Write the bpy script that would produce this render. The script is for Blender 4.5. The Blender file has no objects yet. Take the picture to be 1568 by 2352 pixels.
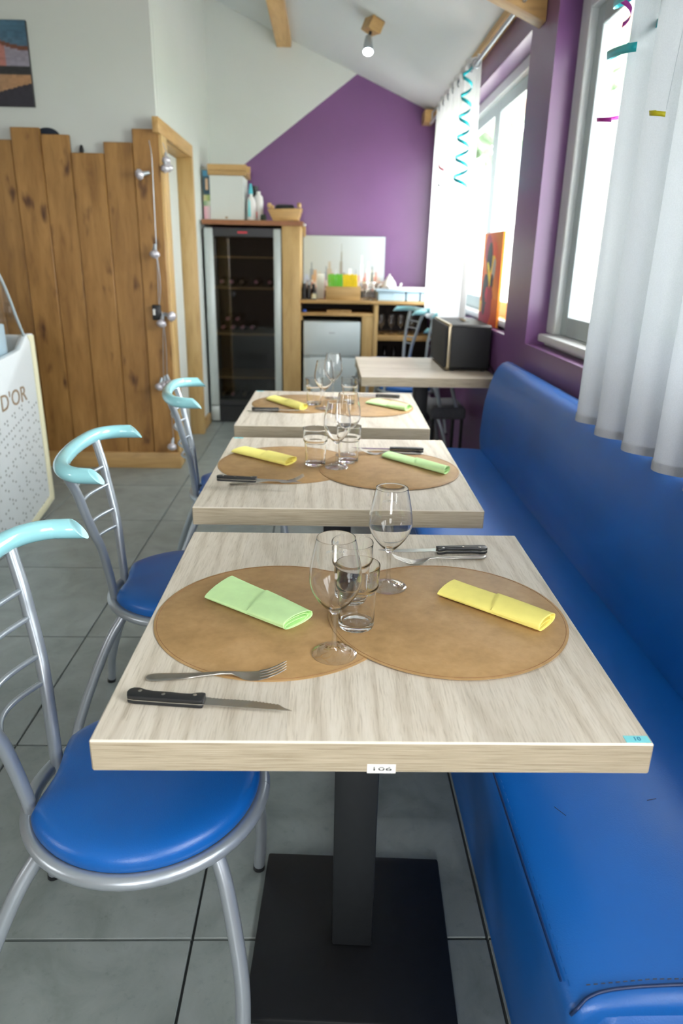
import bpy, bmesh, math, random
from mathutils import Vector, Matrix
R = random.Random(7)
SC = bpy.context.scene
COL = SC.collection

# ------------------------------------------------------------------ camera
def make_camera():
    pitch, roll, yaw, h, fpx = 0.3433, -0.0197, 0.0256, 1.3098, 1616.8
    cp, sp, cy, sy = math.cos(pitch), math.sin(pitch), math.cos(yaw), math.sin(yaw)
    fwd = Vector((sy*cp, cy*cp, -sp)); rt = Vector((cy, -sy, 0)); dn = fwd.cross(rt)
    c, s = math.cos(roll), math.sin(roll)
    rt2 = rt*c + dn*s; dn2 = dn*c - rt*s
    cam = bpy.data.cameras.new('camera'); o = bpy.data.objects.new('camera', cam); COL.objects.link(o)
    up = -dn2; back = -fwd
    M = Matrix(((rt2.x, up.x, back.x, 0), (rt2.y, up.y, back.y, 0), (rt2.z, up.z, back.z, h), (0, 0, 0, 1)))
    o.matrix_world = M
    cam.sensor_fit = 'VERTICAL'; cam.sensor_height = 36.0; cam.sensor_width = 24.0
    cam.lens = fpx*36.0/2352.0
    cam.clip_start = 0.05; cam.clip_end = 200
    cam.dof.use_dof = True; cam.dof.focus_distance = 1.22; cam.dof.aperture_fstop = 4.2
    SC.camera = o
make_camera()

# ------------------------------------------------------------------ world, light, exposure
def srgb(h):
    h = h.lstrip('#'); v = [int(h[i:i+2], 16)/255 for i in (0, 2, 4)]
    return tuple(x/12.92 if x <= .04045 else ((x+.055)/1.055)**2.4 for x in v) + (1.0,)
W = bpy.data.worlds.new('overcast_sky'); SC.world = W; W.use_nodes = True
_bg = W.node_tree.nodes['Background']
_bg.inputs[0].default_value = (0.99, 0.99, 1.0, 1); _bg.inputs[1].default_value = 15.0
SC.view_settings.view_transform = 'Standard'; SC.view_settings.look = 'None'
SC.view_settings.gamma = 1.0; SC.view_settings.use_curve_mapping = False
SC.view_settings.exposure = 0.46
SC.cycles.max_bounces = 12; SC.cycles.diffuse_bounces = 6; SC.cycles.glossy_bounces = 5
SC.cycles.transmission_bounces = 10; SC.cycles.transparent_max_bounces = 24
SC.cycles.sample_clamp_indirect = 6.0
SC.cycles.use_denoising = True
def portal(name, loc, size, rot):
    l = bpy.data.lights.new(name, 'AREA'); l.shape = 'RECTANGLE'; l.size, l.size_y = size
    l.cycles.is_portal = True
    o = bpy.data.objects.new(name, l); COL.objects.link(o); o.location = loc; o.rotation_euler = rot
HP = math.pi/2
portal('window_light', (1.20, 2.0, 1.64), (1.30, 2.5), (0, HP, 0))
portal('window_light', (1.20, 4.975, 1.64), (1.30, 2.66), (0, HP, 0))
portal('window_light', (1.20, -.525, 1.64), (1.30, 2.16), (0, HP, 0))
portal('window_light', (-4.62, -.75, 1.75), (.8, .8), (0, -HP, 0))
portal('window_light', (-.25, -3.1, 1.6), (.9, 1.4), (HP, 0, 0))

# ------------------------------------------------------------------ helpers
def wloc(o):
    v = Vector((0, 0, 0))
    while o is not None:
        v = v + Vector(o.location); o = o.parent
    return v
def link(o, parent):
    COL.objects.link(o)
    if parent is not None: o.parent = parent
    return o
def mk(name, V, F, mat, parent=None, smooth=None, mi=None, props=None):
    """mesh object from world-space data; stored relative to its parent's origin"""
    me = bpy.data.meshes.new(name)
    off = wloc(parent)
    me.from_pydata([tuple(Vector(v)-off) for v in V], [], F)
    mats = mat if isinstance(mat, (list, tuple)) else [mat]
    for m in mats: me.materials.append(m)
    if mi: me.polygons.foreach_set('material_index', mi)
    if smooth: me.polygons.foreach_set('use_smooth', [True]*len(F))
    me.update()
    o = bpy.data.objects.new(name, me)
    link(o, parent)
    if smooth and smooth != 'all':
        try: me.set_sharp_from_angle(angle=math.radians(smooth if smooth is not True else 40))
        except Exception: pass
    if props:
        for k, v in props.items(): o[k] = v
    return o
def mkbm(name, bm, mat, parent=None, smooth=None, props=None):
    bmesh.ops.recalc_face_normals(bm, faces=bm.faces[:])
    bm.verts.index_update(); V = [v.co.copy() for v in bm.verts]
    F = [[v.index for v in f.verts] for f in bm.faces]; mi = [f.material_index for f in bm.faces]
    bm.free()
    return mk(name, V, F, mat, parent, smooth, mi, props)
def tag(o, label=None, cat=None, group=None, kind=None):
    if label: o['label'] = label
    if cat: o['category'] = cat
    if group: o['group'] = group
    if kind: o['kind'] = kind
    return o
def root(name, loc, label, cat, group=None, rz=0):
    o = bpy.data.objects.new(name, None); COL.objects.link(o)
    o.location = loc; o.rotation_euler = (0, 0, rz); o.empty_display_size = .05
    return tag(o, label, cat, group)
def dup(r, loc, rz, label, group=None):
    c = r.copy(); COL.objects.link(c); c.location = loc; c.rotation_euler = (0, 0, rz); c['label'] = label
    if group: c['group'] = group
    for ch in list(r.children):
        d = ch.copy(); COL.objects.link(d); d.parent = c
        for g in list(ch.children):
            e = g.copy(); COL.objects.link(e); e.parent = d
    return c
def bbm(lo, hi, bev=0, seg=2, bm=None):
    b = bm or bmesh.new()
    x0, y0, z0 = lo; x1, y1, z1 = hi
    t = bmesh.new() if bm else b
    vs = [t.verts.new(p) for p in ((x0,y0,z0),(x1,y0,z0),(x1,y1,z0),(x0,y1,z0),(x0,y0,z1),(x1,y0,z1),(x1,y1,z1),(x0,y1,z1))]
    for f in ((3,2,1,0),(4,5,6,7),(0,1,5,4),(1,2,6,5),(2,3,7,6),(3,0,4,7)): t.faces.new([vs[i] for i in f])
    if bev: bmesh.ops.bevel(t, geom=t.edges[:], offset=bev, segments=seg, profile=.5, affect='EDGES')
    if bm:
        join(b, t); t.free()
    return b
def join(b, t):
    t.verts.index_update(); vs = [b.verts.new(v.co) for v in t.verts]
    for f in t.faces:
        try: nf = b.faces.new([vs[v.index] for v in f.verts]); nf.material_index = f.material_index
        except ValueError: pass
def box(name, lo, hi, mat, parent=None, bev=0, seg=2, smooth=None, props=None):
    return mkbm(name, bbm(lo, hi, bev, seg), mat, parent, (40 if bev and smooth is None else smooth), props)
def prism(name, poly, axis, a, b, mat, parent=None, bev=0, smooth=None, seg=2, props=None):
    """polygon of 2D points extruded along axis between a and b. axis x:(y,z) y:(x,z) z:(x,y)"""
    bm = bmesh.new()
    def p3(p, k):
        return {'x': (k, p[0], p[1]), 'y': (p[0], k, p[1]), 'z': (p[0], p[1], k)}[axis]
    A = [bm.verts.new(p3(p, a)) for p in poly]; B = [bm.verts.new(p3(p, b)) for p in poly]
    n = len(poly)
    bm.faces.new(A[::-1]); bm.faces.new(B)
    for i in range(n): bm.faces.new((A[i], A[(i+1) % n], B[(i+1) % n], B[i]))
    bmesh.ops.recalc_face_normals(bm, faces=bm.faces[:])
    if bev: bmesh.ops.bevel(bm, geom=bm.edges[:], offset=bev, segments=seg, profile=.5, affect='EDGES')
    return mkbm(name, bm, mat, parent, smooth if smooth is not None else (35 if bev else None), props)
def spline(P, n=8):
    P = [Vector(p) for p in P]; out = []
    Q = [P[0]*2-P[1]] + P + [P[-1]*2-P[-2]]
    for i in range(1, len(Q)-2):
        a, b, c, d = Q[i-1], Q[i], Q[i+1], Q[i+2]
        for k in range(n):
            t = k/n
            out.append(.5*((2*b) + (c-a)*t + (2*a-5*b+4*c-d)*t*t + (3*b-a-3*c+d)*t**3))
    out.append(P[-1]); return out
def tube_data(P, r, n=10, cap=True, flat=1.0):
    P = [Vector(p) for p in P]; m = len(P)
    rad = r if isinstance(r, (list, tuple)) else [r]*m
    if len(rad) != m: rad = [rad[int(i*(len(rad)-1)/(m-1))] for i in range(m)]
    V = []; F = []
    T = [(P[min(i+1, m-1)]-P[max(i-1, 0)]).normalized() for i in range(m)]
    N = T[0].orthogonal().normalized()
    if abs(T[0].z) < .95: N = (Vector((0, 0, 1)) - T[0]*T[0].z).normalized()
    for i in range(m):
        N = (N - T[i]*N.dot(T[i])).normalized(); B = T[i].cross(N)
        for k in range(n):
            a = 2*math.pi*k/n
            V.append(P[i] + N*math.cos(a)*rad[i]*flat + B*math.sin(a)*rad[i])
    for i in range(m-1):
        for k in range(n):
            k2 = (k+1) % n
            F.append((i*n+k, i*n+k2, (i+1)*n+k2, (i+1)*n+k))
    if cap:
        F.append(tuple(range(n-1, -1, -1))); F.append(tuple((m-1)*n+k for k in range(n)))
    return V, F
def tube(name, P, r, mat, parent=None, n=10, cap=True, flat=1.0, props=None):
    V, F = tube_data(P, r, n, cap, flat)
    return mk(name, V, F, mat, parent, smooth=50, props=props)
def merge(parts):
    V = []; F = []
    for v, f in parts:
        o = len(V); V += list(v); F += [tuple(i+o for i in q) for q in f]
    return V, F
def lathe_data(prof, c, n=32, closed=False):
    V = []; F = []; m = len(prof)
    for r, z in prof:
        for k in range(n):
            a = 2*math.pi*k/n; V.append(Vector((c[0]+r*math.cos(a), c[1]+r*math.sin(a), c[2]+z)))
    for i in range(m if closed else m-1):
        j = (i+1) % m
        for k in range(n):
            k2 = (k+1) % n
            F.append((i*n+k, i*n+k2, j*n+k2, j*n+k))
    if not closed:
        if prof[0][0] > 1e-5: F.append(tuple(range(n-1, -1, -1)))
        if prof[-1][0] > 1e-5: F.append(tuple((m-1)*n+k for k in range(n)))
    return V, F
def lathe(name, prof, c, mat, parent=None, n=32, closed=False, cap=True, props=None):
    V, F = lathe_data(prof, c, n, closed)
    bm = bmesh.new(); vs = [bm.verts.new(v) for v in V]
    for f in F:
        if len(f) > 4 and not cap: continue
        try: bm.faces.new([vs[i] for i in f])
        except ValueError: pass
    bmesh.ops.remove_doubles(bm, verts=bm.verts[:], dist=1e-6)
    return mkbm(name, bm, mat, parent, 45, props)
def text_mesh(name, body, size, M, mat, parent, extrude=0.0003, align='CENTER'):
    cu = bpy.data.curves.new(name, 'FONT'); cu.body = body; cu.size = size; cu.extrude = extrude
    cu.align_x = align; cu.align_y = 'CENTER'; cu.resolution_u = 3
    t = bpy.data.objects.new(name+'_src', cu); COL.objects.link(t)
    dg = bpy.context.evaluated_depsgraph_get(); me = bpy.data.meshes.new_from_object(t.evaluated_get(dg))
    V = [M @ v.co for v in me.vertices]; F = [tuple(p.vertices) for p in me.polygons]
    bpy.data.objects.remove(t); bpy.data.curves.remove(cu); bpy.data.meshes.remove(me)
    return mk(name, V, F, mat, parent)

# ------------------------------------------------------------------ materials
def new_mat(name):
    m = bpy.data.materials.new(name); m.use_nodes = True
    nt = m.node_tree; return m, nt, nt.nodes['Principled BSDF']
def setp(b, **k):
    for a, v in k.items():
        n = a.replace('_', ' ')
        if n in b.inputs: b.inputs[n].default_value = v
def nd(nt, t, **k):
    n = nt.nodes.new(t)
    for a, v in k.items(): setattr(n, a, v)
    return n
def ramp(nt, stops):
    r = nd(nt, 'ShaderNodeValToRGB'); e = r.color_ramp.elements
    while len(e) > 1: e.remove(e[-1])
    e[0].position = stops[0][0]; e[0].color = stops[0][1]
    for p, c in stops[1:]:
        q = e.new(p); q.color = c
    return r
def coords(nt, scale, src='Object', rnd=False):
    tc = nd(nt, 'ShaderNodeTexCoord'); mp = nd(nt, 'ShaderNodeMapping')
    mp.inputs['Scale'].default_value = scale
    out = tc.outputs[src]
    if rnd:
        oi = nd(nt, 'ShaderNodeObjectInfo'); mu = nd(nt, 'ShaderNodeMath', operation='MULTIPLY'); mu.inputs[1].default_value = 37.0
        nt.links.new(oi.outputs['Random'], mu.inputs[0])
        va = nd(nt, 'ShaderNodeVectorMath', operation='ADD'); nt.links.new(out, va.inputs[0]); nt.links.new(mu.outputs[0], va.inputs[1]); out = va.outputs[0]
    nt.links.new(out, mp.inputs['Vector']); return mp.outputs[0]
def noise(nt, vec, scale=1, detail=4, rough=.5, dist=0):
    n = nd(nt, 'ShaderNodeTexNoise'); n.inputs['Scale'].default_value = scale; n.inputs['Detail'].default_value = detail
    n.inputs['Roughness'].default_value = rough; n.inputs['Distortion'].default_value = dist
    nt.links.new(vec, n.inputs['Vector']); return n.outputs['Fac']
def mix(nt, a, b, fac, mode='MIX'):
    m = nd(nt, 'ShaderNodeMix', data_type='RGBA', blend_type=mode)
    for s, v in ((m.inputs[6], a), (m.inputs[7], b)):
        if isinstance(v, tuple): s.default_value = v
        else: nt.links.new(v, s)
    if isinstance(fac, (int, float)): m.inputs[0].default_value = fac
    else: nt.links.new(fac, m.inputs[0])
    return m.outputs[2]
def bump(nt, b, h, strength=.2, dist=.002):
    n = nd(nt, 'ShaderNodeBump'); n.inputs['Strength'].default_value = strength; n.inputs['Distance'].default_value = dist
    nt.links.new(h, n.inputs['Height']); nt.links.new(n.outputs[0], b.inputs['Normal'])
def plain(name, col, rough=.5, metal=0, var=.06, nscale=18, bmp=0, bscale=300, spec=.5, coat=0):
    m, nt, b = new_mat(name); setp(b, Roughness=rough, Metallic=metal, Coat_Weight=coat)
    b.inputs['Specular IOR Level'].default_value = spec
    c = srgb(col) if isinstance(col, str) else col
    v = coords(nt, (1, 1, 1), rnd=True)
    f = noise(nt, v, nscale, 3)
    dk = tuple(x*(1-var) for x in c[:3])+(1,); lt = tuple(min(1, x*(1+var)) for x in c[:3])+(1,)
    r = ramp(nt, [(.3, dk), (.7, lt)]); nt.links.new(f, r.inputs[0]); nt.links.new(r.outputs[0], b.inputs['Base Color'])
    if bmp: bump(nt, b, noise(nt, v, bscale, 2), bmp, .001)
    return m
def pine(name, light, mid, dark, axis='z', knots=True, rough=.45):
    kk = 1.0
    m, nt, b = new_mat(name); setp(b, Roughness=rough)
    def sc(a, l): return {'z': (a, a, l), 'x': (l, a, a), 'y': (a, l, a)}[axis]
    v = coords(nt, sc(1, .16), rnd=True)
    g1 = noise(nt, v, 22, 6, .62, .6); g2 = noise(nt, v, 6, 3, .5, 1.2)
    r = ramp(nt, [(.30, srgb(dark)), (.46, srgb(mid)), (.66, srgb(light))]); nt.links.new(g1, r.inputs[0])
    r2 = ramp(nt, [(.36, srgb(mid)), (.6, srgb(light))]); nt.links.new(g2, r2.inputs[0])
    col = mix(nt, r.outputs[0], r2.outputs[0], .5)
    if knots:
        kv0 = coords(nt, sc(11, 4.2), rnd=True); kn = nd(nt, 'ShaderNodeTexNoise'); kn.inputs['Scale'].default_value = 1.5; nt.links.new(kv0, kn.inputs['Vector']); kva = nd(nt, 'ShaderNodeVectorMath', operation='ADD'); nt.links.new(kv0, kva.inputs[0]); nt.links.new(kn.outputs['Color'], kva.inputs[1]); kv = kva.outputs[0]
        vo = nd(nt, 'ShaderNodeTexVoronoi'); vo.inputs['Scale'].default_value = 1.0; vo.inputs['Randomness'].default_value = 1.0
        nt.links.new(kv, vo.inputs['Vector'])
        kr = ramp(nt, [(.06, (1, 1, 1, 1)), (.17, (.6, .6, .6, 1)), (.33, (0, 0, 0, 1))]); nt.links.new(vo.outputs['Distance'], kr.inputs[0])
        sel = nd(nt, 'ShaderNodeSeparateColor'); nt.links.new(vo.outputs['Color'], sel.inputs[0])
        gt = nd(nt, 'ShaderNodeMath', operation='GREATER_THAN'); gt.inputs[1].default_value = .25; nt.links.new(sel.outputs[0], gt.inputs[0])
        mu = nd(nt, 'ShaderNodeMath', operation='MULTIPLY'); nt.links.new(kr.outputs[0], mu.inputs[0]); nt.links.new(gt.outputs[0], mu.inputs[1])
        col = mix(nt, col, srgb('#4a2a14'), mu.outputs[0])
    oi = nd(nt, 'ShaderNodeObjectInfo'); hs = nd(nt, 'ShaderNodeHueSaturation')
    mr = nd(nt, 'ShaderNodeMapRange'); mr.inputs[3].default_value = .88; mr.inputs[4].default_value = 1.1
    nt.links.new(oi.outputs['Random'], mr.inputs[0]); nt.links.new(mr.outputs[0], hs.inputs['Value']); nt.links.new(col, hs.inputs['Color'])
    nt.links.new(hs.outputs[0], b.inputs['Base Color']); bump(nt, b, g1, .15, .001)
    return m
def oak(name, axis, side=False):
    """pale sonoma-oak laminate, grain along axis"""
    m, nt, b = new_mat(name); setp(b, Roughness=.42 if not side else .5)
    def sc(a, l, z=None): return (a, l, a if z is None else z) if axis == 'y' else (l, a, a if z is None else z)
    tc = nd(nt, 'ShaderNodeTexCoord'); obj = tc.outputs['Object']
    if side:
        def S(k):
            mp = nd(nt, 'ShaderNodeMapping'); mp.inputs['Scale'].default_value = (7*k, 7*k, 620*k); nt.links.new(obj, mp.inputs['Vector']); return mp.outputs[0]
        g = noise(nt, S(1), 1.6, 5, .6, .15); g2 = noise(nt, S(.25), 1.2, 3)
        r = ramp(nt, [(.3, srgb('#66583f')), (.46, srgb('#a89a80')), (.60, srgb('#bfb39b'))]); nt.links.new(g, r.inputs[0])
        r2 = ramp(nt, [(.35, srgb('#9f927a')), (.6, srgb('#c0b49c'))]); nt.links.new(g2, r2.inputs[0])
        nt.links.new(mix(nt, r.outputs[0], r2.outputs[0], .22), b.inputs['Base Color']); bump(nt, b, g, .2, .0004); return m
    # staves: index across the grain shifts the pattern
    sx = nd(nt, 'ShaderNodeSeparateXYZ'); nt.links.new(obj, sx.inputs[0])
    wob = noise(nt, obj, 3, 2)
    wd = nd(nt, 'ShaderNodeMath', operation='MULTIPLY'); wd.inputs[1].default_value = 8.3
    nt.links.new(sx.outputs[0 if axis == 'y' else 1], wd.inputs[0])
    fl = nd(nt, 'ShaderNodeMath', operation='FLOOR'); nt.links.new(wd.outputs[0], fl.inputs[0])
    wn = nd(nt, 'ShaderNodeTexWhiteNoise', noise_dimensions='1D'); nt.links.new(fl.outputs[0], wn.inputs['W'])
    sv = nd(nt, 'ShaderNodeVectorMath', operation='SCALE'); sv.inputs[3].default_value = 9.0; nt.links.new(wn.outputs['Color'], sv.inputs[0])
    ad = nd(nt, 'ShaderNodeVectorMath', operation='ADD'); nt.links.new(obj, ad.inputs[0]); nt.links.new(sv.outputs[0], ad.inputs[1])
    def S(v):
        mp = nd(nt, 'ShaderNodeMapping'); mp.inputs['Scale'].default_value = v; nt.links.new(ad.outputs[0], mp.inputs['Vector']); return mp.outputs[0]
    fine = noise(nt, S(sc(430, 24)), 1.0, 4, .6, .6)
    med = noise(nt, S(sc(40, 2.6)), 1.0, 5, .6, 1.8)
    wv = nd(nt, 'ShaderNodeTexWave', wave_type='RINGS', rings_direction='SPHERICAL'); wv.inputs['Scale'].default_value = 2.2
    wv.inputs['Distortion'].default_value = 3.5; wv.inputs['Detail'].default_value = 3; wv.inputs['Detail Scale'].default_value = 1.5
    nt.links.new(S(sc(5.5, 1.1)), wv.inputs['Vector'])
    r = ramp(nt, [(.33, srgb('#968973')), (.46, srgb('#d3c9b6')), (.58, srgb('#e0d7c8'))]); nt.links.new(fine, r.inputs[0])
    r2 = ramp(nt, [(.34, srgb('#b9ac97')), (.5, srgb('#d5cbb9')), (.66, srgb('#e2dacb'))]); nt.links.new(med, r2.inputs[0])
    r3 = ramp(nt, [(.0, srgb('#a79b88')), (.30, srgb('#cfc6b6')), (1, srgb('#d8d0c2'))]); nt.links.new(wv.outputs['Fac'], r3.inputs[0])
    c1 = mix(nt, r.outputs[0], r2.outputs[0], .5); c2 = mix(nt, c1, r3.outputs[0], .36)
    tr = nd(nt, 'ShaderNodeMapRange'); tr.inputs[3].default_value = .93; tr.inputs[4].default_value = 1.05; nt.links.new(wn.outputs['Value'], tr.inputs[0])
    hs = nd(nt, 'ShaderNodeHueSaturation'); nt.links.new(c2, hs.inputs['Color']); nt.links.new(tr.outputs[0], hs.inputs['Value'])
    nt.links.new(hs.outputs[0], b.inputs['Base Color']); bump(nt, b, fine, .25, .0004)
    return m
def vinyl(name, col):
    m, nt, b = new_mat(name); setp(b, Roughness=.36); b.inputs['Specular IOR Level'].default_value = .55
    v = coords(nt, (1, 1, 1), src='Object'); f = noise(nt, v, 5, 3)
    c = srgb(col); r = ramp(nt, [(.3, tuple(x*.9 for x in c[:3])+(1,)), (.7, c)]); nt.links.new(f, r.inputs[0]); nt.links.new(r.outputs[0], b.inputs['Base Color'])
    vo = nd(nt, 'ShaderNodeTexVoronoi'); vo.inputs['Scale'].default_value = 420; nt.links.new(v, vo.inputs['Vector'])
    bump(nt, b, vo.outputs['Distance'], .22, .0006); return m
def thin_glass(name, tint=(.985, .99, .988, 1), refl=1.0, edge=(.74, .78, .78, 1)):
    m = bpy.data.materials.new(name); m.use_nodes = True; nt = m.node_tree; nt.nodes.clear()
    out = nd(nt, 'ShaderNodeOutputMaterial'); tr = nd(nt, 'ShaderNodeBsdfTransparent'); gl = nd(nt, 'ShaderNodeBsdfGlossy')
    gl.inputs['Roughness'].default_value = .02
    lw = nd(nt, 'ShaderNodeLayerWeight'); lw.inputs[0].default_value = .5
    r = ramp(nt, [(.0, tint), (.80, tint), (1, edge)]); nt.links.new(lw.outputs['Facing'], r.inputs[0]); nt.links.new(r.outputs[0], tr.inputs[0])
    pw = nd(nt, 'ShaderNodeMath', operation='POWER'); pw.inputs[1].default_value = 3.0; nt.links.new(lw.outputs['Facing'], pw.inputs[0])
    mu = nd(nt, 'ShaderNodeMath', operation='MULTIPLY_ADD'); mu.inputs[1].default_value = .7*refl; mu.inputs[2].default_value = .085*refl; nt.links.new(pw.outputs[0], mu.inputs[0])
    mx = nd(nt, 'ShaderNodeMixShader'); nt.links.new(mu.outputs[0], mx.inputs[0]); nt.links.new(tr.outputs[0], mx.inputs[1]); nt.links.new(gl.outputs[0], mx.inputs[2])
    nt.links.new(mx.outputs[0], out.inputs[0]); return m
def solid_glass(name, ior=1.40):
    m, nt, b = new_mat(name); setp(b, Base_Color=(1, 1, 1, 1), Roughness=.0, IOR=ior); b.inputs['Transmission Weight'].default_value = 1
    return m
def frosted(name):
    m = bpy.data.materials.new(name); m.use_nodes = True; nt = m.node_tree; nt.nodes.clear(); out = nd(nt, 'ShaderNodeOutputMaterial')
    d = nd(nt, 'ShaderNodeBsdfDiffuse'); d.inputs[0].default_value = (.95, .97, .97, 1); t = nd(nt, 'ShaderNodeBsdfTranslucent'); t.inputs[0].default_value = (.95, .97, .97, 1)
    x = nd(nt, 'ShaderNodeMixShader'); nt.links.new(d.outputs[0], x.inputs[1]); nt.links.new(t.outputs[0], x.inputs[2]); nt.links.new(x.outputs[0], out.inputs[0]); return m
def emit(name, col, s):
    m, nt, b = new_mat(name); b.inputs['Emission Color'].default_value = srgb(col); b.inputs['Emission Strength'].default_value = s; return m
def sheer(name, col, back, share=.6, open_=.01):
    m = bpy.data.materials.new(name); m.use_nodes = True; nt = m.node_tree; nt.nodes.clear()
    out = nd(nt, 'ShaderNodeOutputMaterial'); tl = nd(nt, 'ShaderNodeBsdfTranslucent'); df = nd(nt, 'ShaderNodeBsdfDiffuse'); tp = nd(nt, 'ShaderNodeBsdfTransparent')
    tp.inputs[0].default_value = (1, 1, 1, 1)
    v = coords(nt, (1, 1, 1)); w = noise(nt, v, 420, 2)
    for c, sh in ((srgb(back), tl), (srgb(col), df)):
        r = ramp(nt, [(.35, tuple(x*.93 for x in c[:3])+(1,)), (.65, c)]); nt.links.new(w, r.inputs[0]); nt.links.new(r.outputs[0], sh.inputs[0])
    a = nd(nt, 'ShaderNodeMixShader'); a.inputs[0].default_value = share; nt.links.new(tl.outputs[0], a.inputs[1]); nt.links.new(df.outputs[0], a.inputs[2])
    b = nd(nt, 'ShaderNodeMixShader'); b.inputs[0].default_value = open_; nt.links.new(a.outputs[0], b.inputs[1]); nt.links.new(tp.outputs[0], b.inputs[2])
    bp = nd(nt, 'ShaderNodeBump'); bp.inputs['Strength'].default_value = .3; bp.inputs['Distance'].default_value = .002
    nt.links.new(noise(nt, coords(nt, (1, 1, .2)), 240, 2), bp.inputs['Height'])
    nt.links.new(bp.outputs[0], tl.inputs['Normal']); nt.links.new(bp.outputs[0], df.inputs['Normal'])
    nt.links.new(b.outputs[0], out.inputs[0]); return m
def vcol(name, rough=.6):
    m, nt, b = new_mat(name); setp(b, Roughness=rough); a = nd(nt, 'ShaderNodeVertexColor', layer_name='paint')
    nt.links.new(a.outputs[0], b.inputs['Base Color']); return m

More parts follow.
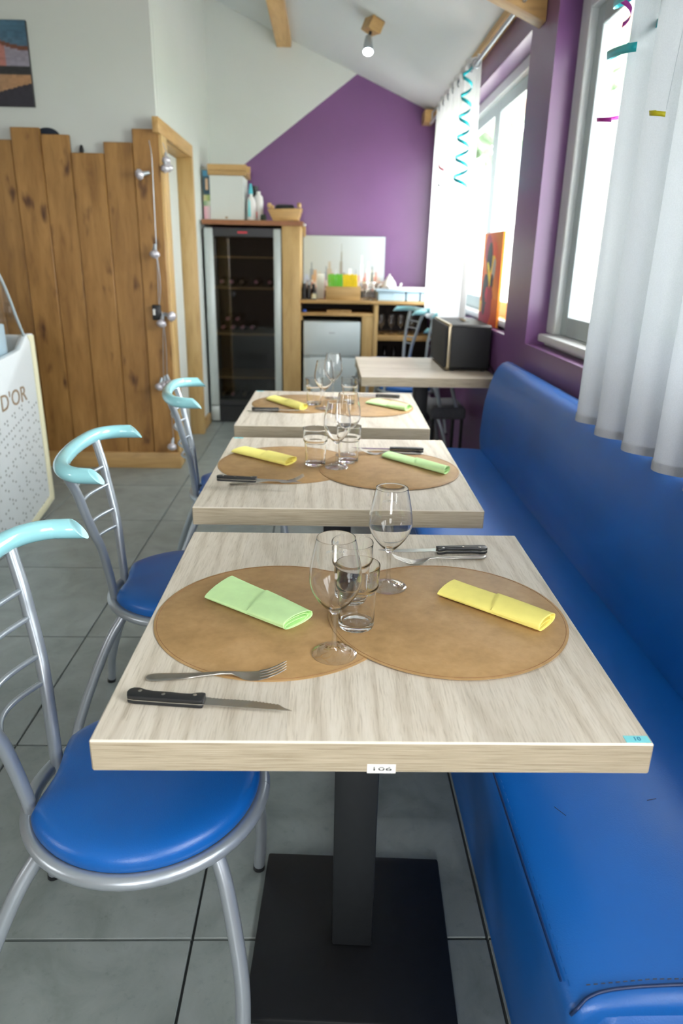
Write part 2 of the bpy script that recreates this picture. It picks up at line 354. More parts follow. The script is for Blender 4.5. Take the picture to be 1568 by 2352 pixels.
M = dict(
 panelling=plain('fill_cutting_panelling', '#76604a', .7, var=.12, nscale=5),  # dark finish invented for the unseen walls to cut fill light
 rail=plain('pale_silver_rail', '#c0c8c5', .35, metal=.2, var=.02),
 stemg=thin_glass('clear_glass_stem', (.99, .995, .995, 1), 1.35, (.80, .84, .84, 1)),
 white=plain('white_wall_paint', '#cfd3ce', .75, var=.015, nscale=3, bmp=.05, bscale=150),
 ceil=plain('white_ceiling_paint', '#d3d9da', .8, var=.01, nscale=3),
 purple=plain('purple_wall_paint', '#6c4674', .30, var=.03, nscale=4, bmp=.05, bscale=120),
 grout=plain('dark_grout', '#3f4444', .9),
 blue=vinyl('blue_vinyl', '#0b5fb0'), piping=vinyl('dark_blue_piping', '#0a2c5c'),
 turq=plain('turquoise_lacquer', '#9bd8de', .22, var=.02, coat=.5),
 silver=plain('silver_painted_metal', '#aab2b8', .34, metal=.55, var=.03),
 steel=plain('brushed_steel', '#c9c9c6', .22, metal=1.0, var=.05, nscale=60),
 steel_dull=plain('worn_steel', '#b3b0a9', .3, metal=1.0, var=.08, nscale=60),
 blackpost=plain('charcoal_powder_coat', '#1f2224', .45, var=.08, nscale=60, bmp=.1, bscale=700),
 black=plain('black_powder_coat', '#101214', .5, var=.12, nscale=60, bmp=.12, bscale=700),
 blackp=plain('black_plastic', '#1d1f21', .38, var=.08),
 pine=pine('knotty_pine', '#aa7f47', '#8c6432', '#5c3c1c', 'z'),
 piney=pine('pine_along_y', '#c4a069', '#ab864f', '#876638', 'y', knots=False),
 pinex=pine('pine_along_x', '#c4a069', '#ab864f', '#876638', 'x', knots=False),
 pinez=pine('light_pine_post', '#c9a974', '#b7955c', '#93723f', 'z', knots=False),
 oaky=oak('oak_laminate_y', 'y'), oakx=oak('oak_laminate_x', 'x'), oaks=oak('oak_edge_band', 'y', side=True),
 edge=plain('edge_strip_highlight', '#ddd5c4', .5, var=.03),  # pale bevel of the table edge, its highlight put into the colour
 glass=thin_glass('thin_clear_glass'), sglass=solid_glass('thick_clear_glass'),
 pane=thin_glass('window_pane', (.96, .98, .98, 1), .8, (.8, .85, .85, 1)),
 smoked=thin_glass('smoked_fridge_glass', (.58, .59, .60, 1), .75, (.12, .13, .13, 1)),
 wframe=plain('white_window_frame', '#d5d9d9', .35, var=.015),
 sash=plain('grey_window_sash', '#a7b3b5', .35, var=.02),
 green=plain('lime_paper', '#cff4b0', .85, var=.04, nscale=40, bmp=.15, bscale=500),
 yellow=plain('yellow_paper', '#fcf086', .85, var=.03, nscale=40, bmp=.15, bscale=500),
 sheer=sheer('dimmed_white_voile', '#d8dbde', '#777c80', .62, .006), sheerw=sheer('overlit_white_voile', '#dfe2e4', '#dcdfe0', .42, .02),  # one voile, backlight set by colour: near copy dimmed, far copy overbright
 fridgew=plain('white_enamel', '#cfdadd', .3, var=.01),
 vitr=plain('white_counter_panel', '#d4dadb', .4, var=.01), cream=plain('cream_trim', '#d8d4b4', .5, var=.02),
 gold=plain('gold_lettering', '#9a8468', .35, metal=.3), dots=plain('grey_print_dots', '#7f8480', .7),
 red=plain('red_print', '#c4303c', .5), pink=plain('pink_foil', '#d9929f', .35, metal=.3), darkglass=plain('dark_bottle_glass', '#1a1512', .12, var=.1),
 cyan=plain('turquoise_paper', '#7fd9e0', .6, var=.02), ink=plain('black_ink', '#2a2a2c', .7), inkb=plain('blue_ink', '#2d7fae', .7), paper=plain('white_paper', '#e6e6e0', .7, var=.02),
 frost=frosted('etched_frost'),
 cloth=plain('grey_upholstery', '#55565a', .9, var=.12, nscale=60, bmp=.3, bscale=500), navy=plain('dark_felt', '#1c2433', .9),
 interior=plain('dark_cabinet_interior', '#2e231c', .7), fridgein=plain('black_fridge_liner', '#1b1c1d', .5),
 brown=plain('brown_edge', '#8d5a36', .5, var=.1), clearp=thin_glass('clear_plastic_bulb', (.9, .92, .95, 1), 1.6, (.6, .65, .7, 1)),
 tray=plain('pale_blue_plastic', '#b9d3e2', .35, var=.02), porc=plain('white_porcelain', '#e8e6e2', .25, var=.01),
 red2=plain('red_bottle_cap', '#d8402c', .4), teal=plain('turquoise_spray_nozzle', '#49b7c4', .4),
 rteal=plain('turquoise_foil', '#1fb3bf', .3, metal=.25), rmag=plain('magenta_foil', '#b0309a', .3, metal=.25), ryel=plain('yellow_foil', '#c9c022', .35, metal=.2),
 stone=plain('pale_render', '#e4e0d8', .9), roof=plain('grey_roof', '#8f9596', .8), leaf=plain('pale_green_leaf', '#9fb594', .8, var=.15, nscale=6), grass=plain('mown_lawn', '#87a06c', .9, var=.2, nscale=2),
 soffit=plain('pinkish_wood_soffit', '#c9a48c', .7, var=.1), vc=vcol('painted_canvas'), spotm=emit('lit_lamp_face', '#f2fbff', 14.0),
 grille=plain('black_speaker_grille', '#17191c', .7, var=.2, nscale=200, bmp=.3, bscale=900), leatherette=plain('black_speaker_vinyl', '#15181a', .5, var=.12, nscale=90, bmp=.2, bscale=900), brass=plain('champagne_metal', '#b7ab90', .3, metal=.8),
)
def tile_mat():
    m, nt, b = new_mat('grey_floor_tile'); setp(b, Roughness=.38); b.inputs['Specular IOR Level'].default_value = .45
    v = coords(nt, (1, 1, 1), rnd=True); a = noise(nt, v, 7, 6, .65, .6); s = noise(nt, v, 45, 4, .7)
    r = ramp(nt, [(.28, srgb('#6e7673')), (.5, srgb('#828a87')), (.72, srgb('#919896'))]); nt.links.new(a, r.inputs[0])
    r2 = ramp(nt, [(.30, srgb('#5c6664')), (.42, srgb('#88918e'))]); nt.links.new(s, r2.inputs[0])
    nt.links.new(mix(nt, r.outputs[0], r2.outputs[0], .22), b.inputs['Base Color']); bump(nt, b, s, .08, .001); return m
def leather_mat():
    m, nt, b = new_mat('tan_leatherette'); setp(b, Roughness=.5)
    v = coords(nt, (1, 1, 1), rnd=True); a = noise(nt, v, 16, 5, .6, .4); s = noise(nt, v, 70, 4, .6)
    r = ramp(nt, [(.3, srgb('#98774a')), (.52, srgb('#ad8a5a')), (.72, srgb('#bb996b'))]); nt.links.new(a, r.inputs[0])
    r2 = ramp(nt, [(.3, srgb('#9b784b')), (.6, srgb('#b49061'))]); nt.links.new(s, r2.inputs[0])
    nt.links.new(mix(nt, r.outputs[0], r2.outputs[0], .35), b.inputs['Base Color']); bump(nt, b, s, .1, .0005); return m
M['tile'] = tile_mat(); M['tan'] = leather_mat()
# ------------------------------------------------------------------ setting
XR, XL, YB, YF = .90, -4.5, 6.5, -3.0
def zc(x): return 2.8137-.42*x if x > -2.5 else 3.8637-.42*(-2.5-x)*1.0
fl = box('floor', (XL-.1, YF-.1, -.10), (XR+.22, YB+.1, -.010), M['grout']); tag(fl, kind='structure')
def tiles():
    shared = None
    xs = [.345-.605+.605*i for i in range(-8, 4)]; ys = [1.064+.6085*j for j in range(-7, 10)]
    g = .0028
    for x in xs:
        for y in ys:
            a = (max(x+g, XL+.002), max(y+g, YF+.002)); b = (min(x+.605-g, XR-.002), min(y+.6085-g, YB-.002))
            if b[0]-a[0] < .02 or b[1]-a[1] < .02: continue
            full = abs(b[0]-a[0]-.605+2*g) < 1e-5 and abs(b[1]-a[1]-.6085+2*g) < 1e-5
            cx, cy = (a[0]+b[0])/2, (a[1]+b[1])/2
            if full and shared:
                o = bpy.data.objects.new('floor_tile', shared)
            else:
                bm = bbm((a[0]-cx, a[1]-cy, -.010), (b[0]-cx, b[1]-cy, 0), .0012, 1)
                o = mkbm('floor_tile', bm, M['tile']); COL.objects.unlink(o)
                if full: shared = o.data
            COL.objects.link(o); o.location = (cx, cy, 0); o.parent = fl
tiles()
def multi(name, boxes, mat, kind='structure', parent=None, bev=0):
    bm = bmesh.new()
    for lo, hi in boxes: bbm(lo, hi, bev, 1, bm)
    o = mkbm(name, bm, mat, parent); 
    if kind: o['kind'] = kind
    return o
WZ0, WZ1 = .97, 2.29
OPEN = [(-1.6, .55), (.75, 3.25), (3.65, 6.3)]
bx = [((XR, YF, 0), (1.12, YB+.1, WZ0)), ((XR, YF, WZ1), (1.12, YB+.1, 2.47))]
ye = [YF]+[v for o in OPEN for v in o]+[YB+.1]
for i in range(0, len(ye), 2): bx.append(((XR, ye[i], WZ0), (1.12, ye[i+1], WZ1)))
multi('wall_right', bx, M['purple'])
# back wall gable: purple, with the white plastered upper part standing proud
wb = prism('wall_back', [(XR, 0), (XR, zc(XR)), (-2.5, zc(-2.5)), (XL, zc(XL)), (XL, 0)], 'y', YB, YB+.1, M['purple']); wb['kind'] = 'structure'
prism('painted_panel', [(.223, 2.7195), (-2.5, zc(-2.5)), (XL, zc(XL)), (XL, 0), (-1.0, 0), (-1.0, 1.825)], 'y', YB-.015, YB-.0002, M['white'], wb)
# front partition wall and the wall with the door
pw = prism('wall_left', [(XL, 0), (-.987, 0), (-.987, zc(-.987)), (-2.5, zc(-2.5)), (XL, zc(XL))], 'y', 4.56, 4.62, M['white']); pw['kind'] = 'structure'
multi('wall_door', [((-1.10, 4.62, 1.985), (-.985, 5.47, 3.2)), ((-1.10, 5.47, 0), (-.985, 6.485, 3.2))], M['white'])
ce = mk('ceiling', [(1.12, YF, zc(1.12)), (1.12, YB+.1, zc(1.12)), (-2.5, YB+.1, zc(-2.5)), (-2.5, YF, zc(-2.5)), (XL, YB+.1, zc(XL)), (XL, YF, zc(XL)),
  (1.12, YF, zc(1.12)+.1), (1.12, YB+.1, zc(1.12)+.1), (-2.5, YB+.1, zc(-2.5)+.1), (-2.5, YF, zc(-2.5)+.1), (XL, YB+.1, zc(XL)+.1), (XL, YF, zc(XL)+.1)],
  [(0,1,2,3),(3,2,4,5),(9,8,7,6),(11,10,8,9),(0,6,7,1),(4,10,11,5)], M['ceil']); ce['kind'] = 'structure'
multi('wall_street', [((XL-.12, YF, 0), (XL, -1.15, 3.1)), ((XL-.12, -.35, 0), (XL, YB, 3.1)), ((XL-.12, -1.15, 0), (XL, -.35, 1.35)), ((XL-.12, -1.15, 2.15), (XL, -.35, 3.1))], M['panelling'])
multi('wall_front', [((XL, YF-.12, 0), (1.12, YF, .9)), ((XL, YF-.12, 2.3), (1.12, YF, 3.95)), ((XL, YF-.12, .9), (-.7, YF, 2.3)), ((.2, YF-.12, .9), (1.12, YF, 2.3))], M['panelling'])
# timber
def tim(name, b, mat):
    o = box(name, *b, mat, bev=.004, seg=1); o['kind'] = 'structure'; return o
tim('roof_beam', ((-.419, YF+.01, 2.886), (-.303, 6.484, 3.0)), M['piney'])
tim('wall_plate_beam', ((.842, YF+.01, 2.424), (.8995, 6.49, 2.468)), M['piney'])
rf = prism('rafter_beam', [(.899, 2.26), (.899, 2.4363), (-2.45, 3.842), (-2.45, 3.666)], 'y', 3.43, 3.53, M['pinex'], bev=.004); rf['kind'] = 'structure'
tim('rear_roof_beam', ((.76, 6.30, 2.36), (.841, 6.484, 2.45)), M['piney'])

# windows
def window(n, y0, y1, mull):
    w = box('window_%d' % n, (1.045, y0+.10, WZ0+.10), (1.049, y1-.10, WZ1-.09), M['pane']); w['kind'] = 'structure'
    a, b = y0, y1
    multi('window_frame', [((.99, b-.11, 1.02), (1.09, b, WZ1)), ((.99, a, 1.02), (1.09, a+.11, WZ1)), ((.99, a+.11, WZ1-.06), (1.09, b-.11, WZ1))], M['wframe'], None, w, bev=.004)
    bxs = []
    ys = [a+.11]+mull+[b-.11]
    for i in range(len(ys)-1):
        p, q = ys[i]+.001, ys[i+1]-.001
        bxs += [((1.02, p, 1.021), (1.075, p+.07, WZ1-.061)), ((1.02, q-.07, 1.021), (1.075, q, WZ1-.061)), ((1.02, p+.07, 1.021), (1.075, q-.07, 1.10)), ((1.02, p+.07, WZ1-.13), (1.075, q-.07, WZ1-.061))]
    for k, bb in enumerate([bxs[i:i+4] for i in range(0, len(bxs), 4)]):
        multi('window_sash', bb, M['sash'], None, w, bev=.003)
    box('window_board', (.945, a+.03, .985), (1.09, b-.03, 1.019), M['wframe'], w, bev=.008)
    box('sill_strip', (.972, a+.05, WZ0+.0005), (1.09, b-.05, .9845), M['wframe'], w, bev=.004)
window(1, .75, 3.25, [1.98])
window(2, 3.65, 6.3, [4.80])  # far end extended out of view to throw light on the back wall
window(3, -1.6, .55, [-.5])

# door and its pine casing
dr = box('door_1', (-1.095, 4.66, .01), (-1.055, 5.445, 1.955), M['white'], bev=.003); dr['kind'] = 'structure'
dc = box('trim_1', (-.985, 4.44, 1.965), (-.95, 5.51, 2.045), M['piney'], bev=.003); dc['kind'] = 'structure'
box('side_casing', (-.984, 5.47, 0), (-.95, 5.51, 1.9645), M['pinez'], dc, bev=.003)
box('jamb', (-1.099, 5.447, 0), (-.951, 5.469, 1.9645), M['pinez'], dc, bev=.002)
box('jamb', (-1.05, 4.622, 0), (-.951, 4.655, 1.9645), M['pinez'], dc, bev=.002)
box('jamb', (-1.099, 4.656, 1.960), (-.986, 5.446, 1.984), M['piney'], dc)
box('corner_post', (-.985, 4.505, 0), (-.95, 4.62, 1.9645), M['pinez'], dc, bev=.003)
bb = box('baseboard_left', (-.984, 5.512, 0), (-.962, 5.87, .085), M['piney'], bev=.004); bb['kind'] = 'structure'
# knotty pine boards of uneven length in front of the partition
pl = box('trim_2', (XL+.01, 4.526, .12), (-.99, 4.5595, .17), M['pinex']); pl['kind'] = 'structure'
B = [(-1.116, -.967, 1.99), (-1.283, -1.119, 1.92), (-1.470, -1.286, 1.861), (-1.632, -1.473, 1.952), (-1.799, -1.635, 1.984), (-1.966, -1.802, 1.92),
     (-2.13, -1.969, 1.99), (-2.30, -2.133, 1.90), (-2.46, -2.303, 1.96), (-2.63, -2.463, 1.88), (-2.80, -2.633, 1.97), (-2.97, -2.803, 1.93), (-3.14, -2.973, 1.99), (-3.31, -3.143, 1.9)]
for i, (a, b, h) in enumerate(B):
    yy = 4.500 + (0.004 if i % 2 else 0)
    o = box('board', (a, yy, .045), (b, 4.5255, h), M['pine'], pl, bev=.003, seg=1)
box('skirting', (-3.3, 4.478, 0), (-.945, 4.4995, .105), M['pinex'], pl, bev=.003)

# ------------------------------------------------------------------ outside
gr = box('ground', (1.3, -14, -.5), (40, 30, -.4), M['grass']); gr['kind'] = 'structure'
tr_ = box('bounce_terrace', (1.13, -14, -.395), (9, 14, -.30), M['stone']); tr_['kind'] = 'structure'  # pale paving added to bounce daylight up through the windows
so = box('roof_overhang', (1.13, YF, 2.40), (1.50, YB+.3, 2.46), M['soffit']); so['kind'] = 'structure'
def house(loc, w, d, h, label):
    r = root('house', loc, label, 'house', 'houses across the lawn')
    x, y, z = loc
    box('wall', (x, y, z), (x+d, y+w, z+h), M['stone'], r)
    prism('roof', [(x-.5, z+h), (x+d+.5, z+h), (x+d/2, z+h+d*.33)], 'y', y-.4, y+w+.4, M['roof'], r)
    for k in range(3):
        for f in range(2):
            yy = y+w*(.14+.29*k); zz = z+.9+f*2.6
            wf = box('window', (x-.04, yy, zz), (x+.02, yy+w*.14, zz+1.2), M['wframe'], r)
            box('glazing', (x-.06, yy+.08, zz+.08), (x-.041, yy+w*.14-.08, zz+1.12), M['sash'], wf)
house((4.6, 22, -.4), 8, 9, 4.0, 'pale rendered house with grey roof seen through the far window')
def tree(x, y, s, label):
    r = root('tree', (x, y, -.4), label, 'tree', 'trees beyond the window')
    tube('trunk', [(x, y, -.4), (x+.1, y, 1), (x, y+.1, 2.2*s)], [.18, .14, .08], M['brown'], r, 8)
    bm = bmesh.new(); rr = random.Random(int(x*10+y))
    for k in range(420):
        th = rr.uniform(0, 6.28); ph = math.acos(rr.uniform(-1, 1)); q = rr.uniform(.6, 1)*s*1.4
        c = Vector((x+q*math.sin(ph)*math.cos(th), y+q*math.sin(ph)*math.sin(th), -.4+3.1*s+q*1.1*math.cos(ph)))
        n = Vector((rr.uniform(-1, 1), rr.uniform(-1, 1), rr.uniform(-1, 1))).normalized(); u = n.orthogonal().normalized(); v = n.cross(u); e = .16*s
        vs = [bm.verts.new(c+u*a*e+v*b*e) for a, b in ((-1, -1), (1, -1), (1, 1), (-1, 1))]; bm.faces.new(vs)
    o = mkbm('crown', bm, M['leaf'], r); o['kind'] = 'stuff'
tree(4.5, 33, 2.3, 'pale green tree left of the roof ridge beyond the far window')
tree(13.5, 41, 2.8, 'tallest pale green tree behind the pale house')
tree(21, 32, 2.3, 'broad pale green tree to the right of the pale house')
# ------------------------------------------------------------------ blue bench along the window wall
def bench():
    r = root('bench', (.6, .6, 0), 'long blue vinyl wall bench with leaning backrest under the windows', 'bench')
    Y0, Y1 = .60, 3.31
    def loft(name, prof, ys, mat, inset):
        # prof in (x,z), several y stations with scale-in at the ends for rounded corners
        V = []; F = []; n = len(prof)
        cx = sum(p[0] for p in prof)/n; cz = sum(p[1] for p in prof)/n
        for y, k in ys:
            for (x, z) in prof:
                dx, dz = x-cx, z-cz; L = math.hypot(dx, dz)
                V.append((x-dx/L*k, y, max(.0, z-dz/L*k) if z > 0 else 0))
        m = len(ys)
        for i in range(m-1):
            for j in range(n):
                j2 = (j+1) % n; F.append((i*n+j, i*n+j2, (i+1)*n+j2, (i+1)*n+j))
        F.append(tuple(range(n-1, -1, -1))); F.append(tuple((m-1)*n+j for j in range(n)))
        bm = bmesh.new(); vs = [bm.verts.new(v) for v in V]
        for f in F: bm.faces.new([vs[i] for i in f])
        return mkbm(name, bm, mat, r, 50)
    rd = [(0, .02), (.004, .008), (.014, .0)]
    ys = [(Y0+a, k) for a, k in rd]+[(Y1-a, k) for a, k in rd[::-1]]
    front = [(.352, 0), (.344, .12), (.328, .28), (.314, .38), (.307, .43), (.309, .4405)]
    top = [(.318, .450), (.34, .4585), (.40, .464), (.50, .467), (.60, .467), (.70, .464), (.7485, .461)]
    loft('seat', front+top+[(.7485, .25), (.7485, 0)], ys, M['blue'], 0)
    back = [(.752, .02), (.752, .44), (.742, .50), (.741, .56), (.744, .62), (.752, .70), (.768, .775), (.784, .825), (.800, .856), (.818, .874), (.838, .882), (.862, .878), (.885, .865), (.8985, .84), (.8985, .4), (.8985, .02)]
    loft('backrest', back, ys, M['blue'], 0)
    # piping: along the front top edge, round the corner and over the near end
    P = [(.3085, Y1-.02, .4475), (.3085, 2.2, .4475), (.3085, 1.2, .4475), (.3085, Y0+.04, .4475)]
    tube('piping', spline(P, 6), .0020, M['piping'], r, 8)
    Q = [(.312, Y0+.006, .435), (.318, Y0+.004, .449), (.335, Y0+.012, .458), (.37, Y0+.018, .4625), (.45, Y0+.02, .4665), (.6, Y0+.02, .4685), (.745, Y0+.02, .4625)]
    tube('piping', spline(Q, 8), .0024, M['piping'], r, 8)
    # stitches along both seams
    st = []
    for k in range(70):
        y = Y0+.03+k*.016; st.append(tube_data([(.3165, y, .4513), (.3165, y+.009, .4513)], .0007, 4))
    for k in range(44):
        x = .335+k*.0092; z = .4592+min(.0095, (x-.335)*.12) ; st.append(tube_data([(x, Y0+.026, z), (x+.005, Y0+.026, z+.0004)], .0008, 4))
    V, F = merge(st[:70]); o = mk('stitching', V, F, M['blue'], r); o['kind'] = 'stuff'
    V, F = merge(st[70:]); o = mk('stitching', V, F, M['ink'], r); o['kind'] = 'stuff'
    # padded near-end panel
    V = []; F = []; nx, nz = 24, 16
    for i in range(nx+1):
        for j in range(nz+1):
            u, v = i/nx, j/nz
            bulge = (max(0, 1-(2*u-1)**6)*max(0, 1-(2*v-1)**6))**.5*.032
            V.append((.335+.41*u, Y0+.004-bulge, .04+.405*v))
    for i in range(nx):
        for j in range(nz):
            a = i*(nz+1)+j; F.append((a, a+nz+1, a+nz+2, a+1))
    mk('end_panel', V, F, M['blue'], r, smooth=True)
    # scuffs pressed into the seat
    for p, q in (((.385, .925, .4655), (.398, .905, .4658)), ((.545, .937, .4683), (.562, .941, .4683))):
        tube('scuff', [p, q], .0005, M['ink'], r, 5)
bench()

# ------------------------------------------------------------------ tables
TH = .0458
def tabletop(name, w, d, th, mats, parent, ox=0, oy=0, z=.75, bev=.0022):
    bm = bbm((ox, oy, z-th), (ox+w, oy+d, z), bev, 1)
    bm.normal_update()
    for f in bm.faces:
        n = f.normal
        if n.z > .95: f.material_index = 0
        elif n.z > .3: f.material_index = 2
        elif n.z < -.3: f.material_index = 2
        else: f.material_index = 1
    return mkbm(name, bm, mats, parent)
def sticker(parent, x, y, z, w, h, mat, body, size, face, textmat, name='number_sticker', label=None):
    if face == 'top':
        s = box(name, (x, y, z+.0001), (x+w, y+h, z+.0006), mat, parent)
        Mx = Matrix.Translation((x+w*.5, y+h*.5, z+.0009))
    else:
        s = box(name, (x, y-.0006, z), (x+w, y-.0001, z+h), mat, parent)
        Mx = Matrix.Translation((x+w*.5, y-.0009, z+h*.5)) @ Matrix.Rotation(math.pi/2, 4, 'X')
    if label: s['label'] = label
    if body: text_mesh('lettering', body, size, Mx, textmat, s, .0001)
    return s
def table(label, loc, rz, base_off, first=False):
    x, y = loc
    r = root('restaurant_table', (x, y, 0), label, 'table', 'square tables in a row beside the bench')
    tabletop('tabletop', .70, .706, TH, [M['oaky'], M['oaks'], M['edge']], r, x, y)
    cx, cy = x+base_off[0], y+base_off[1]
    q = box('pedestal_post', (cx-.04, cy-.04, .018), (cx+.04, cy+.04, .75-TH-.011), M['blackpost'], r, bev=.004)
    bp = box('base_plate', (cx-.195, cy-.19, 0), (cx+.195, cy+.19, .016), M['black'], r, bev=.005)
    if first:
        cl = Vector((cx-x, cy-y, 0)); T = Matrix.Translation(cl) @ Matrix.Rotation(math.radians(-2.4), 4, 'Z') @ Matrix.Translation(-cl)
        q.data.transform(T); bp.data.transform(T)
    box('mounting_plate', (cx-.11, cy-.11, .75-TH-.010), (cx+.11, cy+.11, .75-TH-.0005), M['black'], r)
    if first:
        sticker(r, x+.666, y+.003, .75, .031, .013, M['cyan'], '10', .010, 'top', M['inkb'], label='turquoise sticker reading 10')
        s = sticker(r, x+.343, y, .7042, .036, .0135, M['paper'], None, 0, 'front', M['ink'], label='white sticker reading 106')
        # digits with a worn horizontal gap, as printed
        Mx = Matrix.Translation((x+.361, y-.0009, .7108)) @ Matrix.Rotation(math.pi/2, 4, 'X') @ Matrix.Diagonal((1.45, .62, 1, 1))
        text_mesh('lettering', '106', .0125, Mx, M['ink'], s, .0001)
        box('worn_gap', (x+.350, y-.00115, .7122), (x+.373, y-.0010, .7128), M['paper'], s)
    else:
        sticker(r, x+.008, y+.688, .75, .030, .012, M['cyan'], '8' if y < 2 else '6', .009, 'top', M['inkb'], label='turquoise number sticker')
    for o in [r]: o.rotation_euler = (0, 0, rz)
    return r
T1 = table('nearest square oak-look table with the white 106 sticker on its front edge', (-.2862, .7232), -.0052, (.35, .352), True)
T2 = table('second square oak-look table of the row, between the nearest and third', (-.3160, 1.590), -.0092, (.35, .352))
T3 = table('third square oak-look table of the row, farthest beside the bench', (-.3263, 2.4721), -.0137, (.36, .352))
def far_table():
    x0, x1, y0, y1 = .18, .893, 3.632, 4.43
    r = root('long_table', (.5, 4.0, 0), 'oak-look table crosswise at the window wall, carrying the black speaker', 'table')
    tabletop('tabletop', x1-x0, y1-y0, .05, [M['oakx'], M['oaks'], M['edge']], r, x0, y0)
    box('pedestal_post', (.50, 3.98, .018), (.58, 4.06, .689), M['black'], r, bev=.004)
    box('base_plate', (.34, 3.83, 0), (.74, 4.21, .016), M['black'], r, bev=.005)
    box('mounting_plate', (.43, 3.91, .69), (.65, 4.13, .6995), M['black'], r)
far_table()

# ------------------------------------------------------------------ chairs
def make_chair(label):
    r = root('cafe_chair', (0, 0, 0), label, 'chair', 'blue and silver cafe chairs')
    # seat pad: round, hollowed at the back
    def outline(k):
        P = []
        N = 72
        for i in range(N):
            a = 2*math.pi*i/N; x, y = .192*math.cos(a), .196*math.sin(a)
            lim = -.166 + .014*math.exp(-(y/.06)**2)
            if x < lim: x = lim*.85+x*.15
            P.append((x*k, y*k))
        return P
    lv = [(.985, .446), (1.0, .452), (1.0, .462), (.985, .470), (.95, .4765), (.88, .481), (.7, .4845), (.4, .4855), (.15, .4855)]
    V = []; F = []; n = 72
    for k, z in lv: V += [(x, y, z) for x, y in outline(k)]
    for i in range(len(lv)-1):
        for j in range(n):
            j2 = (j+1) % n; F.append((i*n+j, i*n+j2, (i+1)*n+j2, (i+1)*n+j))
    F.append(tuple((len(lv)-1)*n+j for j in range(n))); F.append(tuple(range(n-1, -1, -1)))
    mk('seat', V, F, M['blue'], r, smooth=60)
    ring = [(.197*math.cos(2*math.pi*i/56), .198*math.sin(2*math.pi*i/56), .434) for i in range(57)]
    tube('seat_ring', ring, .0125, M['silver'], r, 12, cap=False)
    posts = {}
    for s in (-1, 1):
        P = [(-.178, .058*s, .425), (-.183, .070*s, .50), (-.192, .090*s, .595), (-.202, .107*s, .645), (-.216, .122*s, .71), (-.226, .131*s, .76), (-.243, .148*s, .815), (-.247, .152*s, .828)]
        tube('back_post', spline(P, 5), .0115, M['silver'], r, 12)
        posts[s] = P
    for (x, w, z, bow) in ((-.225, .128, .757, .030), (-.214, .119, .708, .034), (-.200, .104, .641, .036), (-.191, .090, .596, .036)):
        P = [(x-bow*math.cos(t*math.pi/2), w*t, z-.003*(1-t*t)) for t in [-1+.125*k for k in range(17)]]
        tube('back_rung', P, .0052, M['silver'], r, 8)
    RP = [(-.150, -.226, .833), (-.192, -.222, .834), (-.228, -.196, .836), (-.250, -.150, .838), (-.262, -.08, .838), (-.266, 0, .838), (-.262, .08, .838), (-.250, .150, .838), (-.228, .196, .836), (-.192, .222, .834), (-.150, .226, .833)]
    sp = spline(RP, 6); sp = sp[:1]+sp[6:-6]+sp[-1:]
    V, F = tube_data(sp, .0185, 20)
    # slanted cut at both ends
    n = 20; m = len(sp)
    for e, idx in ((0, range(0, n)), (1, range((m-1)*n, m*n))):
        for i in idx:
            v = V[i]; V[i] = Vector((v.x - (v.z-.833)*.9, v.y, v.z))
    mk('top_rail', V, F, M['turq'], r, smooth=50)
    for s in (-1, 1):
        P = [(.128, .128*s, .430), (.150, .155*s, .36), (.172, .195*s, .22), (.172, .222*s, .10), (.165, .235*s, .012)]
        g = tube('leg', spline(P, 6), .0125, M['silver'], r, 12); tube('foot_cap', [(.165, .235*s, .012), (.1645, .236*s, 0.0)], .0132, M['blackp'], g, 12)
        P = [(-.140, .132*s, .430), (-.182, .158*s, .36), (-.240, .190*s, .22), (-.278, .212*s, .10), (-.290, .222*s, .012)]
        g = tube('leg', spline(P, 6), .0125, M['silver'], r, 12); tube('foot_cap', [(-.290, .222*s, .012), (-.2915, .223*s, 0.0)], .0132, M['blackp'], g, 12)
    return r
c0 = make_chair('blue-seated silver chair at the nearest table, its turquoise rail cut by the frame')
CH = [((-.300, 1.003, 0), .02, None), ((-.386, 1.79, 0), .055, 'blue-seated silver chair at the second table, curved turquoise rail fully in view'),
      ((-.328, 2.68, 0), .127, 'blue-seated silver chair at the third table, before the pine boards'),
      ((.575, 5.10, 0), math.radians(180), 'lowest chair of the stack behind the speaker table, blue seat showing below the tabletop'),
      ((.56, 5.17, .135), math.radians(185), 'middle chair of the stack behind the speaker table'),
      ((.42, 5.30, .14), math.radians(192), 'topmost chair of the stack behind the speaker table, hooked turquoise rail')]
for i, (l, rz, lab) in enumerate(CH):
    if i == 0: c0.location = l; c0.rotation_euler = (0, 0, rz)
    else: dup(c0, l, rz, lab, 'blue and silver cafe chairs' if i < 3 else 'chairs stacked behind the speaker table')
# grey padded stool with slanting tubes below the far table
st = root('grey_stool', (.76, 4.42, 0), 'dark grey padded folding stool with slanting silver tubes under the far table', 'stool')
box('seat', (.64, 4.24, .40), (.86, 4.60, .475), M['cloth'], st, bev=.02, seg=3)
tube('back_tube', [(.70, 4.27, .475), (.655, 4.26, .69)], .011, M['silver'], st, 10)
tube('back_tube', [(.80, 4.27, .475), (.735, 4.26, .69)], .011, M['silver'], st, 10)
for a, b in ((.66, 4.27), (.84, 4.27), (.66, 4.57), (.84, 4.57)): tube('leg', [(a, b, .40), (a, b, 0)], .011, M['black'], st, 8)
